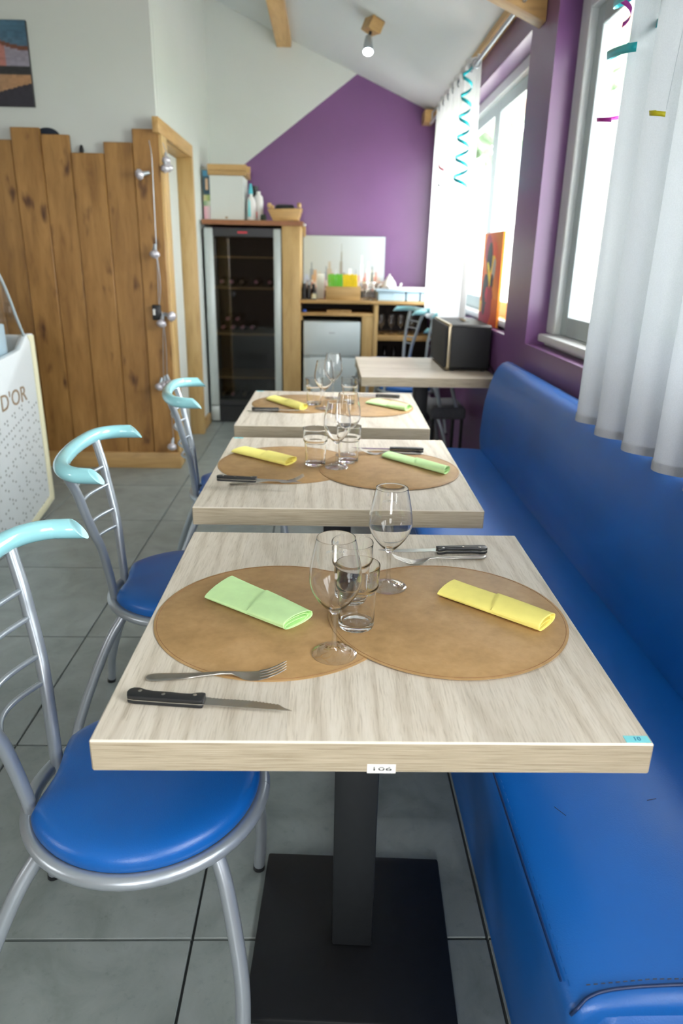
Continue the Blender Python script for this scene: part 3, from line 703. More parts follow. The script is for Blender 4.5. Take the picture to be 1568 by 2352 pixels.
# ------------------------------------------------------------------ tableware
def placemat(label, c, z, group='round tan placemats'):
    r = root('placemat', (c[0], c[1], z), label, 'placemat', group)
    Rr = .199
    lathe('mat_disc', [(Rr-.0010, 0), (Rr, .0004), (Rr, .0011), (Rr-.0012, .0016), (0, .0016)], (c[0], c[1], z), M['tan'], r, n=96)
    V = []; F = []; n = 96
    for k in range(n+1):
        a = 2*math.pi*k/n; V.append((c[0]+(Rr-.0045)*math.cos(a), c[1]+(Rr-.0045)*math.sin(a), z+.00165))
    tube('hem_stitch', V, .00035, M['brown'], r, 5, cap=False)
    return r
ZT = .7502
placemat('tan round placemat under the green napkin on the nearest table', (-.078, 1.051), ZT)
placemat('tan round placemat under the yellow napkin on the nearest table', (.206, 1.055), ZT+.0017)
placemat('tan round placemat under the yellow napkin on the second table', (-.11, 1.977), ZT)
placemat('tan round placemat under the green napkin on the second table', (.182, 1.931), ZT+.0017)
placemat('tan round placemat under the yellow napkin on the third table', (-.104, 2.887), ZT)
placemat('tan round placemat under the green napkin on the third table', (.157, 2.836), ZT+.0017)
ZM = ZT+.0035

def napkin(label, A, B, C_, D, z, mat, seed=0):
    A, B, C_, D = [Vector((p[0], p[1], 0)) for p in (A, B, C_, D)]
    c = (A+B+C_+D)/4
    r = root('paper_napkin', (c.x, c.y, z), label, 'napkin', 'folded paper napkins')
    rr = random.Random(seed)
    nu, nv = 60, 22
    def sheet(name, u0, u1, h, w0, w1, zz, lift=0.0, ridge=False, thick=.0006):
        V = []; F = []
        for i in range(nu+1):
            u = u0+(u1-u0)*i/nu
            P = A.lerp(D, u); Q = B.lerp(C_, u)     # near edge, far edge
            for j in range(nv):
                a = 2*math.pi*j/nv
                # flattened roll: superellipse section
                cx = .5+.5*math.copysign(abs(math.cos(a))**.75, math.cos(a)); s = math.sin(a)
                s = math.copysign(abs(s)**.8, s)
                t = w0+(w1-w0)*cx
                q = P.lerp(Q, t)
                hh = h*(.62+.38*u)*(1-.25*abs(t-.45))
                zq = zz + hh*.5 + hh*.5*s
                if ridge and s > 0:
                    if u > .50+.10*(.5-t): zq += .0024
                    zq += .0006*math.sin(u*7+t*4)
                V.append((q.x, q.y, zq + lift*max(0, (u-.9)/.1)))
        for i in range(nu):
            for j in range(nv):
                j2 = (j+1) % nv; F.append((i*nv+j, (i+1)*nv+j, (i+1)*nv+j2, i*nv+j2))
        F.append(tuple(range(nv)))
        o = mk(name, V, F, mat, r, smooth=28)
        sm = o.modifiers.new('thick', 'SOLIDIFY'); sm.thickness = thick; sm.offset = -1
        return o
    sheet('outer_fold', 0, 1, .0175, 0, 1, z+.0002, ridge=True)
    sheet('inner_fold', .55, .975, .0125, .06, .93, z+.0012)
    sheet('inner_fold', .60, .99, .0078, .08, .80, z+.0018)
    sheet('inner_fold', .62, .96, .0040, .12, .88, z+.0016)
    return r
napkin('lime green folded napkin on the nearest table', (-.205, 1.10), (-.168, 1.187), (-.018, 1.037), (-.062, .991), ZM-.0015, M['green'], 1)
napkin('yellow folded napkin on the nearest table', (.201, 1.118), (.242, 1.175), (.383, 1.031), (.345, .989), ZM, M['yellow'], 2)
napkin('yellow folded napkin on the second table', (-.284, 2.08), (-.242, 2.139), (-.083, 1.995), (-.114, 1.938), ZM-.0015, M['yellow'], 3)
napkin('lime green folded napkin on the second table', (.17, 2.046), (.203, 2.093), (.352, 1.905), (.330, 1.868), ZM, M['green'], 4)
napkin('yellow folded napkin on the third table, a knife beside it', (-.250, 2.945), (-.212, 3.020), (-.072, 2.79), (-.100, 2.722), ZM-.0015, M['yellow'], 5)
napkin('lime green folded napkin on the third table', (.164, 2.885), (.227, 2.975), (.343, 2.794), (.312, 2.742), ZM, M['green'], 6)

def make_fork(label):
    r = root('fork', (0, 0, 0), label, 'fork', 'steel forks')
    def loft(name, st):
        V = []; F = []; n = 10
        for (x, y, hw, z, th) in st:
            for k in range(n):
                a = 2*math.pi*k/n; cc, ss = math.cos(a), math.sin(a)
                V.append((x, y+hw*math.copysign(abs(cc)**.7, cc), z+th*math.copysign(abs(ss)**.8, ss)))
        for i in range(len(st)-1):
            for k in range(n): k2 = (k+1) % n; F.append((i*n+k, i*n+k2, (i+1)*n+k2, (i+1)*n+k))
        F.append(tuple(range(n-1, -1, -1))); F.append(tuple((len(st)-1)*n+k for k in range(n)))
        return mk(name, V, F, M['steel_dull'], r, smooth=50)
    loft('handle', [(0, 0, .001, .0030, .0005), (.002, 0, .0055, .0030, .0011), (.008, 0, .0088, .0030, .0013), (.018, 0, .0098, .0030, .0014), (.045, 0, .0080, .0036, .0015), (.08, 0, .0045, .0060, .0017), (.105, 0, .0030, .0080, .0019), (.120, 0, .0031, .0078, .0019),
        (.128, 0, .0058, .0058, .0015), (.136, 0, .0100, .0034, .0011), (.146, 0, .0120, .0020, .0009), (.155, 0, .0123, .0024, .0009), (.160, 0, .0122, .0032, .0008)])
    for k in range(4):
        y = -.0102+.0068*k
        loft('tine', [(.158, y, .0023, .0030, .0009), (.170, y, .0020, .0060, .0009), (.183, y*1.0, .0017, .0115, .0009), (.193, y, .0014, .0172, .0008), (.197, y, .0006, .0195, .0005)])
    return r
def make_knife(label):
    r = root('steak_knife', (0, 0, 0), label, 'knife', 'black-handled steak knives')
    up = [(0, .001), (.001, .0075), (.006, .0118), (.014, .0122), (.022, .0092), (.034, .0070), (.055, .0072), (.075, .0062), (.086, .0066), (.093, .0098), (.099, .0112), (.105, .0104)]
    lo = [(.105, -.0082), (.1, -.0088), (.05, -.0092), (.012, -.0092), (.003, -.0072)]
    for z0, z1 in ((.0008, .0062), (.0076, .0130)):
        prism('handle_scale', up+lo, 'z', z0, z1, M['blackp'], r, bev=.0012, seg=2)
    prism('tang', [(x*1.0+.0002, y*.97) for x, y in up]+[(x, y*1.01) for x, y in lo], 'z', .0063, .0075, M['steel'], r)
    for x, y in ((.017, .0045), (.050, .0005), (.092, .0035)):
        lathe('rivet', [(.0028, .0126), (.0028, .0132), (.002, .0134), (0, .0134)], (x, y, 0), M['steel'], r, n=14)
    pts = [(.104, .0085), (.112, .0083)]
    x = .112
    while x < .202:
        y = .0083-.0075*max(0, (x-.16)/.062)**1.4
        pts += [(x+.0012, y-.0011), (x+.0028, y-.0013), (x+.0046, y-.0002)]; x += .0048
    pts += [(.214, -.0035), (.224, -.0078), (.19, -.0083), (.104, -.0082)]
    prism('blade', pts, 'z', .0064, .0074, M['steel'], r)
    return r
f0 = make_fork('steel fork on the nearest table, left of the glasses, above its knife')
k0 = make_knife('black-riveted steak knife on the nearest table, lying beside the left fork')
def place(o, p, q, z, label=None, src=None):
    rz = math.atan2(q[1]-p[1], q[0]-p[0])
    if src is None: o.location = (p[0], p[1], z); o.rotation_euler = (0, 0, rz); return o
    return dup(src, (p[0], p[1], z), rz, label)
place(f0, (-.248, .858), (-.052, .866), ZT)
place(k0, (-.261, .808), (-.037, .783), ZT)
place(None, (.327, 1.302), (.134, 1.262), ZT, 'steel fork across the nearest table, by the farther wine glass', f0)
place(None, (.334, 1.330), (.112, 1.312), ZT, 'black-handled knife at the far edge of the nearest table', k0)
place(None, (-.250, 1.765), (-.058, 1.80), ZT+.0005, 'steel fork at the front left of the second table', f0)
place(None, (-.282, 1.762), (-.063, 1.738), ZT+.0135, 'black-handled knife at the front left of the second table', k0)
place(None, (.302, 2.092), (.112, 2.085), ZT+.002, 'steel fork at the far side of the second table', f0)
place(None, (.306, 2.122), (.088, 2.132), ZT+.002, 'black-handled knife at the far side of the second table', k0)
place(None, (-.287, 2.716), (-.067, 2.712), ZM-.001, 'black-handled knife at the front left of the third table', k0)
place(None, (.322, 3.047), (.105, 3.085), ZT, 'black-handled knife at the far edge of the third table', k0)

def wine_glass(label, c, z, mark=None):
    r = root('wine_glass', (c[0], c[1], z), label, 'wine glass', 'stemmed wine glasses')
    C0 = (c[0], c[1], z)
    foot = [(0, .0002), (.030, .0002), (.0338, .0008), (.0342, .0014), (.0335, .0022), (.025, .0030), (.012, .0052), (.0060, .0095), (.0043, .016), (.0036, .030), (.0034, .050), (.0038, .062), (.0050, .0680), (0, .0681)]
    lathe('stem_and_foot', foot, C0, M['stemg'], r, n=48)
    out = [(.0053, .0686), (.0085, .0732), (.0150, .0795), (.0225, .0878), (.0300, .0985), (.0350, .1085), (.0378, .1190), (.0383, .1280), (.0375, .1400), (.0350, .1560), (.0315, .1730), (.0280, .1885)]
    o_ = [(p.x, p.y) for p in spline([(a, b, 0) for a, b in out], 3)]
    i_ = [(.0278, .1886), (.0281, .1860), (.0308, .1730), (.0343, .1560), (.0368, .1400), (.0376, .1280), (.0371, .1190), (.0342, .1088), (.0291, .0991), (.0214, .0888), (.0136, .0810), (.0066, .0762), (0, .0748)]
    i_ = [(p.x, p.y) for p in spline([(a, b, 0) for a, b in i_], 3)]
    lathe('bowl', [(0, .0686)]+o_+[(.02795, .1888)]+i_, C0, M['sglass'], r, n=56)
    if mark:
        # etched lettering, read through the glass from behind (on the far side of the bowl)
        def wrap(body, size, zz, rad, name):
            o = text_mesh(name, body, size, Matrix.Diagonal((-1, 1, 1, 1)), M['frost'], r, 0)
            me = o.data; off = Vector(C0)
            for v in me.vertices:
                p = v.co + wloc(r)      # undo the parent offset
                a = -p.x/rad
                v.co = Vector((-math.sin(a)*-rad*-1, math.cos(a)*rad, zz+p.y))
            me.update(); return o
        wrap('M', .0125, .165, .0336, 'etched_monogram'); wrap('AVIGNON', .0062, .1515, .0361, 'etched_lettering')
    return r
wine_glass('nearest wine glass, front left of the tumblers on the nearest table', (.017, .927), ZT+.001, True)
wine_glass('second wine glass on the nearest table, farther back beside the fork tines', (.116, 1.155), ZM, True)
wine_glass('front wine glass on the second table', (.033, 1.935), ZM)
wine_glass('rear wine glass on the second table, partly behind the front one', (.066, 2.066), ZM)
wine_glass('front wine glass on the third table', (-.008, 2.775), ZM)
wine_glass('rear wine glass on the third table, nearest the long table', (.030, 3.00), ZM)
def tumbler(label, c, z):
    r = root('tumbler', (c[0], c[1], z), label, 'glass', 'straight water tumblers')
    C0 = (c[0], c[1], z)
    wall = [(.0280, .0010), (.0288, .004), (.0292, .020), (.0302, .045), (.0309, .060), (.0318, .066), (.0345, .0715), (.0352, .077), (.0350, .090), (.0358, .107)]
    o_ = [(p.x, p.y) for p in spline([(a, b, 0) for a, b in wall], 3)]
    i_ = [(.03555, .1072), (.0352, .1035), (.0340, .090), (.0341, .077), (.0328, .0725), (.0300, .0670), (.0291, .060), (.0284, .045), (.0272, .020), (.0262, .0110), (.0235, .0085), (.012, .0078), (0, .0076)]
    i_ = [(p.x, p.y) for p in spline([(a, b, 0) for a, b in i_], 3)]
    lathe('glass_body', [(0, .0010), (.0215, .0010), (.0235, .0003), (.0262, .0003)]+o_+[(.0357, .1075)]+i_, C0, M['sglass'], r, n=56)
    return r
tumbler('front water tumbler on the nearest table, beside the wine glass', (.053, 1.012), ZM)
tumbler('rear water tumbler on the nearest table, behind the front one', (.048, 1.105), ZM)
tumbler('water tumbler at the left of the glasses on the second table', (-.028, 1.960), ZM)
tumbler('water tumbler at the right of the glasses on the second table', (.068, 1.995), ZM)
tumbler('water tumbler at the left of the glasses on the third table', (-.048, 2.86), ZM)
tumbler('water tumbler at the right of the glasses on the third table', (.098, 2.89), ZM)
# ------------------------------------------------------------------ speaker on the long table
sp = root('speaker', (.76, 4.08, .75), 'black box loudspeaker with champagne trim on the long table', 'speaker')
prism('cabinet', [(3.872, .772), (3.885, .758), (4.40, .758), (4.41, .772), (4.41, .985), (4.40, .996), (3.885, .996), (3.872, .985)], 'x', .672, .886, M['leatherette'], sp, bev=.003)
prism('trim_frame', [(3.868, .77), (3.883, .754), (4.402, .754), (4.414, .77), (4.414, .987), (4.402, 1.0), (3.883, 1.0), (3.868, .987)], 'x', .655, .671, M['brass'], sp, bev=.002)
prism('grille', [(3.878, .775), (3.893, .764), (4.395, .764), (4.404, .775), (4.404, .982), (4.395, .990), (3.893, .990), (3.878, .982)], 'x', .640, .6545, M['grille'], sp, bev=.004)
box('control_recess', (.755, 4.08, .9965), (.80, 4.22, .9985), M['blackp'], sp)
lathe('knob', [(0, .0), (.010, 0), (.010, .010), (0, .010)], (.778, 4.11, .9985), M['brass'], sp, n=20)
lathe('knob', [(0, .0), (.010, 0), (.010, .010), (0, .010)], (.778, 4.18, .9985), M['brass'], sp, n=20)
for a, b in ((.69, 3.90), (.86, 3.90), (.69, 4.38), (.86, 4.38)): lathe('rubber_foot', [(0, 0), (.010, 0), (.010, .0075), (0, .0075)], (a, b, .7503), M['blackp'], sp, n=14)
tag(tube('speaker_cable', spline([(.889, 3.95, .80), (.893, 3.85, .775), (.888, 3.74, .757), (.880, 3.66, .7545), (.878, 3.622, .74), (.880, 3.618, .62), (.882, 3.62, .3), (.884, 3.7, .01)], 6), .0032, M['blackp']), 'thin black cable trailing from the speaker over the long table edge', 'cable')

# ------------------------------------------------------------------ painted pictures
def painting(name, w, h, nx, ny, fn, Mx, parent, th=.02, edge=None):
    """front face painted by a colour function of (u,v), on a thick canvas"""
    V = []; F = []; cols = []
    for j in range(ny+1):
        for i in range(nx+1): V.append(Mx @ Vector((w*i/nx, h*j/ny, 0))); cols.append(fn(i/nx, j/ny))
    for j in range(ny):
        for i in range(nx): a = j*(nx+1)+i; F.append((a, a+1, a+nx+2, a+nx+1))
    o = mk(name, V, F, M['vc'], parent)
    ca = o.data.color_attributes.new('paint', 'FLOAT_COLOR', 'POINT')
    ca.data.foreach_set('color', [x for c in cols for x in c])
    return o
def lerpc(a, b, t): t = max(0, min(1, t)); return tuple(a[i]*(1-t)+b[i]*t for i in range(3))+(1,)
S = srgb
def hsh(i): return (math.sin(i*127.1+3.7)*43758.5453) % 1
def skyline(u, v):
    c = lerpc(S('#a9afaa'), S('#bcc4c9'), u*.9)
    for k, (x, wd, h, col) in enumerate([(.04, .05, .30, '#a9b3c6'), (.10, .03, .52, '#747d7f'), (.14, .05, .38, '#b98f5e'), (.2, .02, .36, '#b9b092'), (.235, .012, .30, '#3c4a48'), (.28, .03, .45, '#7f888d'), (.32, .035, .54, '#a8987c'),
        (.36, .02, .33, '#b95f4e'), (.40, .03, .40, '#bfc6c8'), (.465, .024, .72, '#8f8878'), (.465, .010, .86, '#858075'), (.5, .05, .34, '#7f7566'), (.58, .05, .42, '#e6e7e0'), (.645, .012, .40, '#66707a'), (.69, .06, .30, '#cf9b84'), (.72, .022, .66, '#dde5e6'),
        (.77, .04, .34, '#c57860'), (.80, .03, .55, '#d4dde6'), (.845, .045, .40, '#e5e2cf'), (.85, .02, .46, '#48504f'), (.895, .03, .36, '#c5806a'), (.93, .05, .26, '#c8b9a9')]):
        if abs(u-x) < wd*.8*(1 if v < h*.75 else .5) and v < h: c = lerpc(S(col), c, .05 + .25*(v/h)**3)
    if v < .2: c = lerpc(S(['#8b7f78', '#b9a697', '#6d6a69', '#cf8f76', '#ded8cc'][int(hsh(int(u*40)+int(v*20)*7)*5)]), c, max(0, (v-.05)*4))
    return c
sk = root('skyline_canvas', (.14, 6.46, 1.0), 'pale canvas of a hazy city skyline leaning on the purple wall', 'painting')
MX = Matrix(((1, 0, 0, -.205), (0, 0, -1, 6.4495), (0, 1, 0, 1.06), (0, 0, 0, 1)))
painting('painted_face', .70, .445, 150, 90, skyline, MX, sk)
box('stretcher', (-.207, 6.450, 1.008), (.497, 6.468, 1.507), M['blackp'], sk)
def abstract(u, v):
    w = .05*math.sin(v*9)
    c = lerpc(S('#d9541e'), S('#f08a26'), .5+.5*math.sin(6*u+9*v))
    if (u-.62)**2/.02+(v-.80)**2/.01 < 1: c = S('#e8541c')
    def el(cx, cy, rx, ry, rot=0):
        x, y = u-cx, v-cy; X_ = x*math.cos(rot)+y*math.sin(rot); Y_ = -x*math.sin(rot)+y*math.cos(rot); return (X_/rx)**2+(Y_/ry)**2
    if el(.30, .82, .2, .16, -.3) < 1: c = S('#a8213f')
    if el(.58, .66, .18, .1) < 1: c = S('#f2bd2c')
    if el(.66, .60, .08, .13, -.4) < 1: c = S('#b8ab9a')
    if el(.40, .72, .15, .18, -.25) < 1: c = S('#22262b')
    if el(.42, .56, .17, .05, -.8) < 1: c = S('#f0d22b')
    if el(.30, .50, .16, .022, .8) < 1: c = S('#dcae22')
    if el(.60, .47, .08, .09, -.3) < 1: c = S('#3a2228')
    if el(.28, .36, .17, .20, -.1) < 1: c = S('#23272b')
    if el(.36, .33, .08, .09, -.4) < 1: c = S('#d0254a')
    if el(.55, .24, .17, .19, -.15) < 1: c = S('#a91f35')
    if el(.22, .10, .42, .13) < 1 and u < .62: c = S('#a8203f')
    if el(.26, .20, .07, .11, -.15) < 1: c = S('#22262b')
    if u > .68 and v < .3: c = lerpc(S('#c63a12'), S('#f07a22'), v*3)
    if u < .12 and .12 < v < .25: c = S('#f0b62c')
    return c
# stands on the window board, leaning back against the frame
oc = root('orange_canvas', (.93, 4.2, 1.02), 'tall orange and red abstract canvas standing on the far window sill', 'painting')
y0, y1 = 3.985, 4.455
ang = .03
MX = Matrix(((0, -0, -1, .944), (-1, 0, 0, y1), (0, 1, 0, 1.0199), (0, 0, 0, 1)))
# u runs toward the camera (right in the photo)
painting('painted_face', y1-y0, .455, 70, 100, lambda u, v: abstract(u, v), Matrix(((0, 0, -1, .930), (-1, 0, 0, y1), (0, 1, 0, .9725), (0, 0, 0, 1))) @ Matrix.Diagonal((1, 1.10, 1, 1)), oc)
box('canvas_edge', (.931, y0-.0005, .9725), (.944, y1, 1.473), plain('orange_canvas_edge', '#f0902c', .7, var=.15, nscale=20), oc)
def street(u, v):
    if v > .80-.0*u: c = lerpc(S('#4f7186'), S('#3d5f74'), u)
    else: c = S('#46657a')
    top = .90-.17*max(0, (u-.35)/.65)-.04*math.sin(u*9)
    if v < top: c = S('#6a3f2c')
    if v < top-.05:
        c = S('#28324f') if u < .52 else S('#7a5a70')
        if v < top-.16 or u > .55: c = S('#3f8078') if u < .60 else (S('#a69a28') if u < .73 else (S('#a86f66') if u < .80 else S('#8b8593')))
    if v < .48: c = S('#2b2b2c') if u > .63 or .55 < u < .6 else S('#6d7074')
    if .6 < u < .72 and .40 < v < .52: c = S('#8c5a28')
    if v < .38: c = lerpc(S('#8d7b62'), S('#a67c58'), u)
    if v < .20-.10*math.sin(u*4): c = S('#2c2a33')
    if .45 < u < .62 and v < .17: c = S('#9a5f52')
    n = hsh(int(u*30)*13+int(v*40)*7)
    return tuple(x*(.85+.3*n) for x in c[:3])+(1,)
sc = root('street_canvas', (-1.95, 4.55, 2.3), 'colourful street scene canvas on the white wall above the boards', 'painting')
painting('painted_face', .62, .415, 80, 60, street, Matrix(((1, 0, 0, -2.28), (0, 0, -1, 4.5395), (0, 1, 0, 2.093), (0, 0, 0, 1))), sc)
box('stretcher', (-2.281, 4.540, 2.092), (-1.659, 4.5595, 2.509), M['blackp'], sc)

# ------------------------------------------------------------------ wine fridge in its pine surround
fr = root('wine_fridge', (-.663, 5.9, 0), 'tall glass-fronted wine fridge with silver door rails beside the doorway', 'wine fridge')
x0, x1, yf = -.962, -.364, 5.90
multi('body', [((x0, yf+.03, .03), (x0+.03, 6.475, 1.53)), ((x1-.03, yf+.03, .03), (x1, 6.475, 1.53)), ((x0+.03, 6.45, .03), (x1-.03, 6.475, 1.53)), ((x0+.03, yf+.03, 1.47), (x1-.03, 6.45, 1.53)), ((x0+.03, yf+.03, .03), (x1-.03, 6.45, .17))], M['fridgein'], None, fr)
box('plinth', (x0+.01, yf+.01, .012), (x1-.01, yf+.029, .135), M['blackp'], fr)
dd = box('door', (x0+.072, yf+.008, .145), (x1-.062, yf+.014, 1.468), M['smoked'], fr)
box('door_rail', (x0, yf-.006, .145), (x0+.068, yf+.028, 1.53), M['rail'], dd, bev=.006)
box('door_rail', (x1-.058, yf-.006, .145), (x1, yf+.028, 1.53), M['rail'], dd, bev=.006)
box('door_rail', (x0, yf-.006, .012), (x0+.068, yf+.028, .138), M['rail'], fr, bev=.004)
box('header', (x0+.069, yf, 1.47), (x1-.059, yf+.028, 1.53), M['blackp'], dd)
box('bottom_bar', (x0+.069, yf, .145), (x1-.059, yf+.028, .19), M['blackp'], dd)
box('badge', (-.70, yf-.0015, 1.493), (-.625, yf-.0002, 1.507), M['red'], dd)
for z in (1.31, 1.075, .715, .360):
    s = box('shelf', (x0+.031, yf+.05, z), (x1-.031, 6.44, z+.016), M['pinex'], fr)
def bottle(x, z, capm, lab):
    r = root('wine_bottle', (x, 6.2, z), lab, 'bottle', 'wine bottles lying in the fridge')
    def ly(p):  # lathe along -y
        V = []; F = []; n = 16
        for rr_, yy in p:
            for k in range(n): a = 2*math.pi*k/n; V.append((x+rr_*math.cos(a), yy, z+rr_*math.sin(a)))
        for i in range(len(p)-1):
            for k in range(n): k2 = (k+1) % n; F.append((i*n+k, i*n+k2, (i+1)*n+k2, (i+1)*n+k))
        F.append(tuple(range(n))); F.append(tuple((len(p)-1)*n+k for k in range(n))); return V, F
    V, F = ly([(.036, 6.40), (.037, 6.39), (.037, 6.21), (.030, 6.18), (.016, 6.15), (.014, 6.08)]); mk('body', V, F, M['darkglass'], r, smooth=40)
    V, F = ly([(.0148, 6.12), (.0150, 6.06), (.0155, 6.045), (.0145, 6.04)]); mk('capsule', V, F, capm, r, smooth=40)
DONE = []
for i, (x, z) in enumerate([(-.86, 1.129), (-.78, 1.129), (-.70, 1.129), (-.58, 1.129), (-.47, 1.129), (-.86, .769), (-.78, .769), (-.70, .769), (-.62, .769), (-.82, .836), (-.74, .836), (-.88, .210), (-.80, .210), (-.70, .210)]):
    row = {1.129: 'second fridge shelf', .769: 'third fridge shelf', .836: 'raised row of the third fridge shelf', .210: 'fridge floor'}[z]
    cnt = sum(1 for q in DONE if q == z); DONE.append(z)
    bottle(x, z, M['pink'] if i not in (2, 11, 13) else M['gold'], 'dark bottle on the %s, %s from left' % (row, ['first', 'second', 'third', 'fourth', 'fifth'][cnt]))
# pine surround
su = root('fridge_surround', (-.57, 6.2, 0), 'pine surround: wide post and top shelf framing the wine fridge', 'shelving')
box('top_shelf', (-.966, 5.86, 1.556), (-.19, 6.484, 1.585), M['pinex'], su, bev=.003)
box('edge_strip', (-.966, 5.852, 1.553), (-.19, 5.8595, 1.588), M['brown'], su)
box('post', (-.356, 5.88, 0), (-.212, 5.91, 1.5555), M['pinez'], su, bev=.004)
box('side_panel', (-.228, 5.911, 0), (-.212, 6.44, 1.5555), M['pinez'], su)
def toploc(z=1.5855): return z
def openbox(name, lo, hi, t, mat, parent):
    x0, y0, z0 = lo; x1, y1, z1 = hi
    return multi(name, [((x0, y0, z0), (x1, y1, z0+t)), ((x0, y0, z0+t), (x0+t, y1, z1)), ((x1-t, y0, z0+t), (x1, y1, z1)), ((x0+t, y0, z0+t), (x1-t, y0+t, z1)), ((x0+t, y1-t, z0+t), (x1-t, y1, z1))], mat, None, parent)
b = root('storage_box', (-.78, 6.1, 1.586), 'white storage box with open top on the wine fridge shelf', 'box')
openbox('box_body', (-.912, 5.97, 1.586), (-.655, 6.30, 1.905), .004, M['white'], b)
box('front_mark', (-.80, 5.9685, 1.60), (-.78, 5.9698, 1.615), M['gold'], b)
b = root('wooden_crate', (-.76, 6.1, 1.906), 'shallow pine crate on top of the white storage box', 'crate')
for y in (5.97, 6.285): box('crate_slat', (-.925, y, 1.945), (-.63, y+.012, 1.985), M['pinex'], b); box('crate_slat', (-.925, y, 1.907), (-.63, y+.012, 1.941), M['pinex'], b)
box('crate_end', (-.925, 5.9825, 1.907), (-.913, 6.2845, 1.985), M['piney'], b); box('crate_end', (-.642, 5.9825, 1.907), (-.63, 6.2845, 1.985), M['piney'], b)
box('crate_base', (-.9125, 5.983, 1.9065), (-.6425, 6.2845, 1.913), M['pinex'], b); box('corner_block', (-.6295, 5.98, 1.93), (-.600, 6.01, 1.972), M['pinex'], b)
def kids(u, v):
    if v > .88: return S('#4c93b5')
    if v < .28: return lerpc(S('#e8a9b8'), S('#f2e3e6'), u)
    if .3 < u < .75 and .62 < v < .85: return S('#d9b592')
    if v > .5: return S('#2f4d5b')
    if v > .38: return lerpc(S('#d9d0a0'), S('#8fae57'), u)
    return lerpc(S('#6f9a6a'), S('#dfe4cf'), u)
b = root('picture_tin', (-.945, 6.1, 1.586), 'narrow box with bright printed pictures beside the white box', 'box')
painting('printed_front', .052, .355, 10, 40, kids, Matrix(((1, 0, 0, -.968), (0, 0, -1, 6.0), (0, 1, 0, 1.588), (0, 0, 0, 1))), b)
box('box_body', (-.9685, 6.0005, 1.5865), (-.9155, 6.25, 1.944), M['paper'], b)
b = root('spray_bottle', (-.60, 6.06, 1.586), 'white spray bottle with turquoise nozzle beside the storage box', 'bottle')
lathe('bottle_body', [(0, 0), (.036, 0), (.038, .02), (.038, .13), (.030, .165), (.014, .185), (.014, .20)], (-.605, 6.06, 1.586), M['porc'], b, n=24)
prism('nozzle', [(-.625, 1.786), (-.590, 1.786), (-.594, 1.83), (-.600, 1.862), (-.612, 1.862), (-.618, 1.83)], 'y', 6.045, 6.075, M['teal'], b, bev=.003)
prism('label', [(-.628, 1.62), (-.606, 1.62), (-.610, 1.73), (-.622, 1.75)], 'y', 6.018, 6.021, M['cyan'], b)
b = root('cleaner_bottle', (-.54, 6.04, 1.586), 'white plastic bottle with a red mark on the fridge shelf', 'bottle')
lathe('bottle_body', [(0, 0), (.036, 0), (.038, .03), (.038, .15), (.034, .185), (.016, .205), (.016, .225), (0, .225)], (-.552, 6.12, 1.586), M['porc'], b, n=24)
prism('red_label', [(-.575, 1.61), (-.562, 1.61), (-.560, 1.66), (-.577, 1.66)], 'y', 6.079, 6.0825, M['red2'], b)
b = root('dark_jar', (-.575, 6.2, 1.586), 'black-capped bottle behind the white spray bottle', 'bottle')
lathe('bottle_body', [(0, 0), (.04, 0), (.04, .2), (.03, .235), (.03, .27), (0, .27)], (-.59, 6.20, 1.586), M['blackp'], b, n=24)
b = root('wicker_basket', (-.34, 6.1, 1.586), 'slanted wooden basket with black contents beside the bottles', 'basket')
prism('basket_front', [(-.425, 1.587), (-.235, 1.60), (-.205, 1.685), (-.470, 1.675)], 'y', 5.95, 5.965, M['pinex'], b, bev=.002)
prism('basket_back', [(-.425, 1.587), (-.235, 1.60), (-.205, 1.70), (-.470, 1.69)], 'y', 6.24, 6.255, M['pinex'], b, bev=.002)
prism('basket_side', [(-.425, 1.587), (-.470, 1.675), (-.464, 1.680), (-.419, 1.587)], 'y', 5.966, 6.239, M['piney'], b)
prism('basket_side', [(-.235, 1.60), (-.205, 1.685), (-.211, 1.69), (-.241, 1.60)], 'y', 5.966, 6.239, M['piney'], b)
for px, pz in ((-.455, 1.70), (-.435, 1.685), (-.225, 1.705)): lathe('knob', [(0, 0), (.016, .002), (.018, .018), (.014, .034), (0, .036)], (px, 5.98, pz-.015), M['pinex'], b, n=14)
tag(box('black_bag', (-.418, 5.985, 1.605), (-.255, 6.22, 1.715), M['blackp'], None, bev=.03, seg=3), 'black bag stuffed in the wooden basket', 'bag')
tag(box('dark_plant_pot', (-.525, 5.94, 1.586), (-.480, 5.985, 1.635), plain('dark_green_pot', '#22301f', .7), None, bev=.012), 'small dark green pot between bottle and basket', 'pot')
b = root('hanging_trinket', (-.19, 5.87, 1.5), 'small pale wooden trinket hanging from the shelf corner', 'trinket')
prism('tag', [(-.196, 1.545), (-.168, 1.55), (-.17, 1.48), (-.185, 1.47)], 'y', 5.862, 5.870, M['pinex'], b, bev=.002)
lathe('bead', [(0, 0), (.012, .006), (.012, .016), (0, .022)], (-.178, 5.866, 1.55), M['porc'], b, n=12)

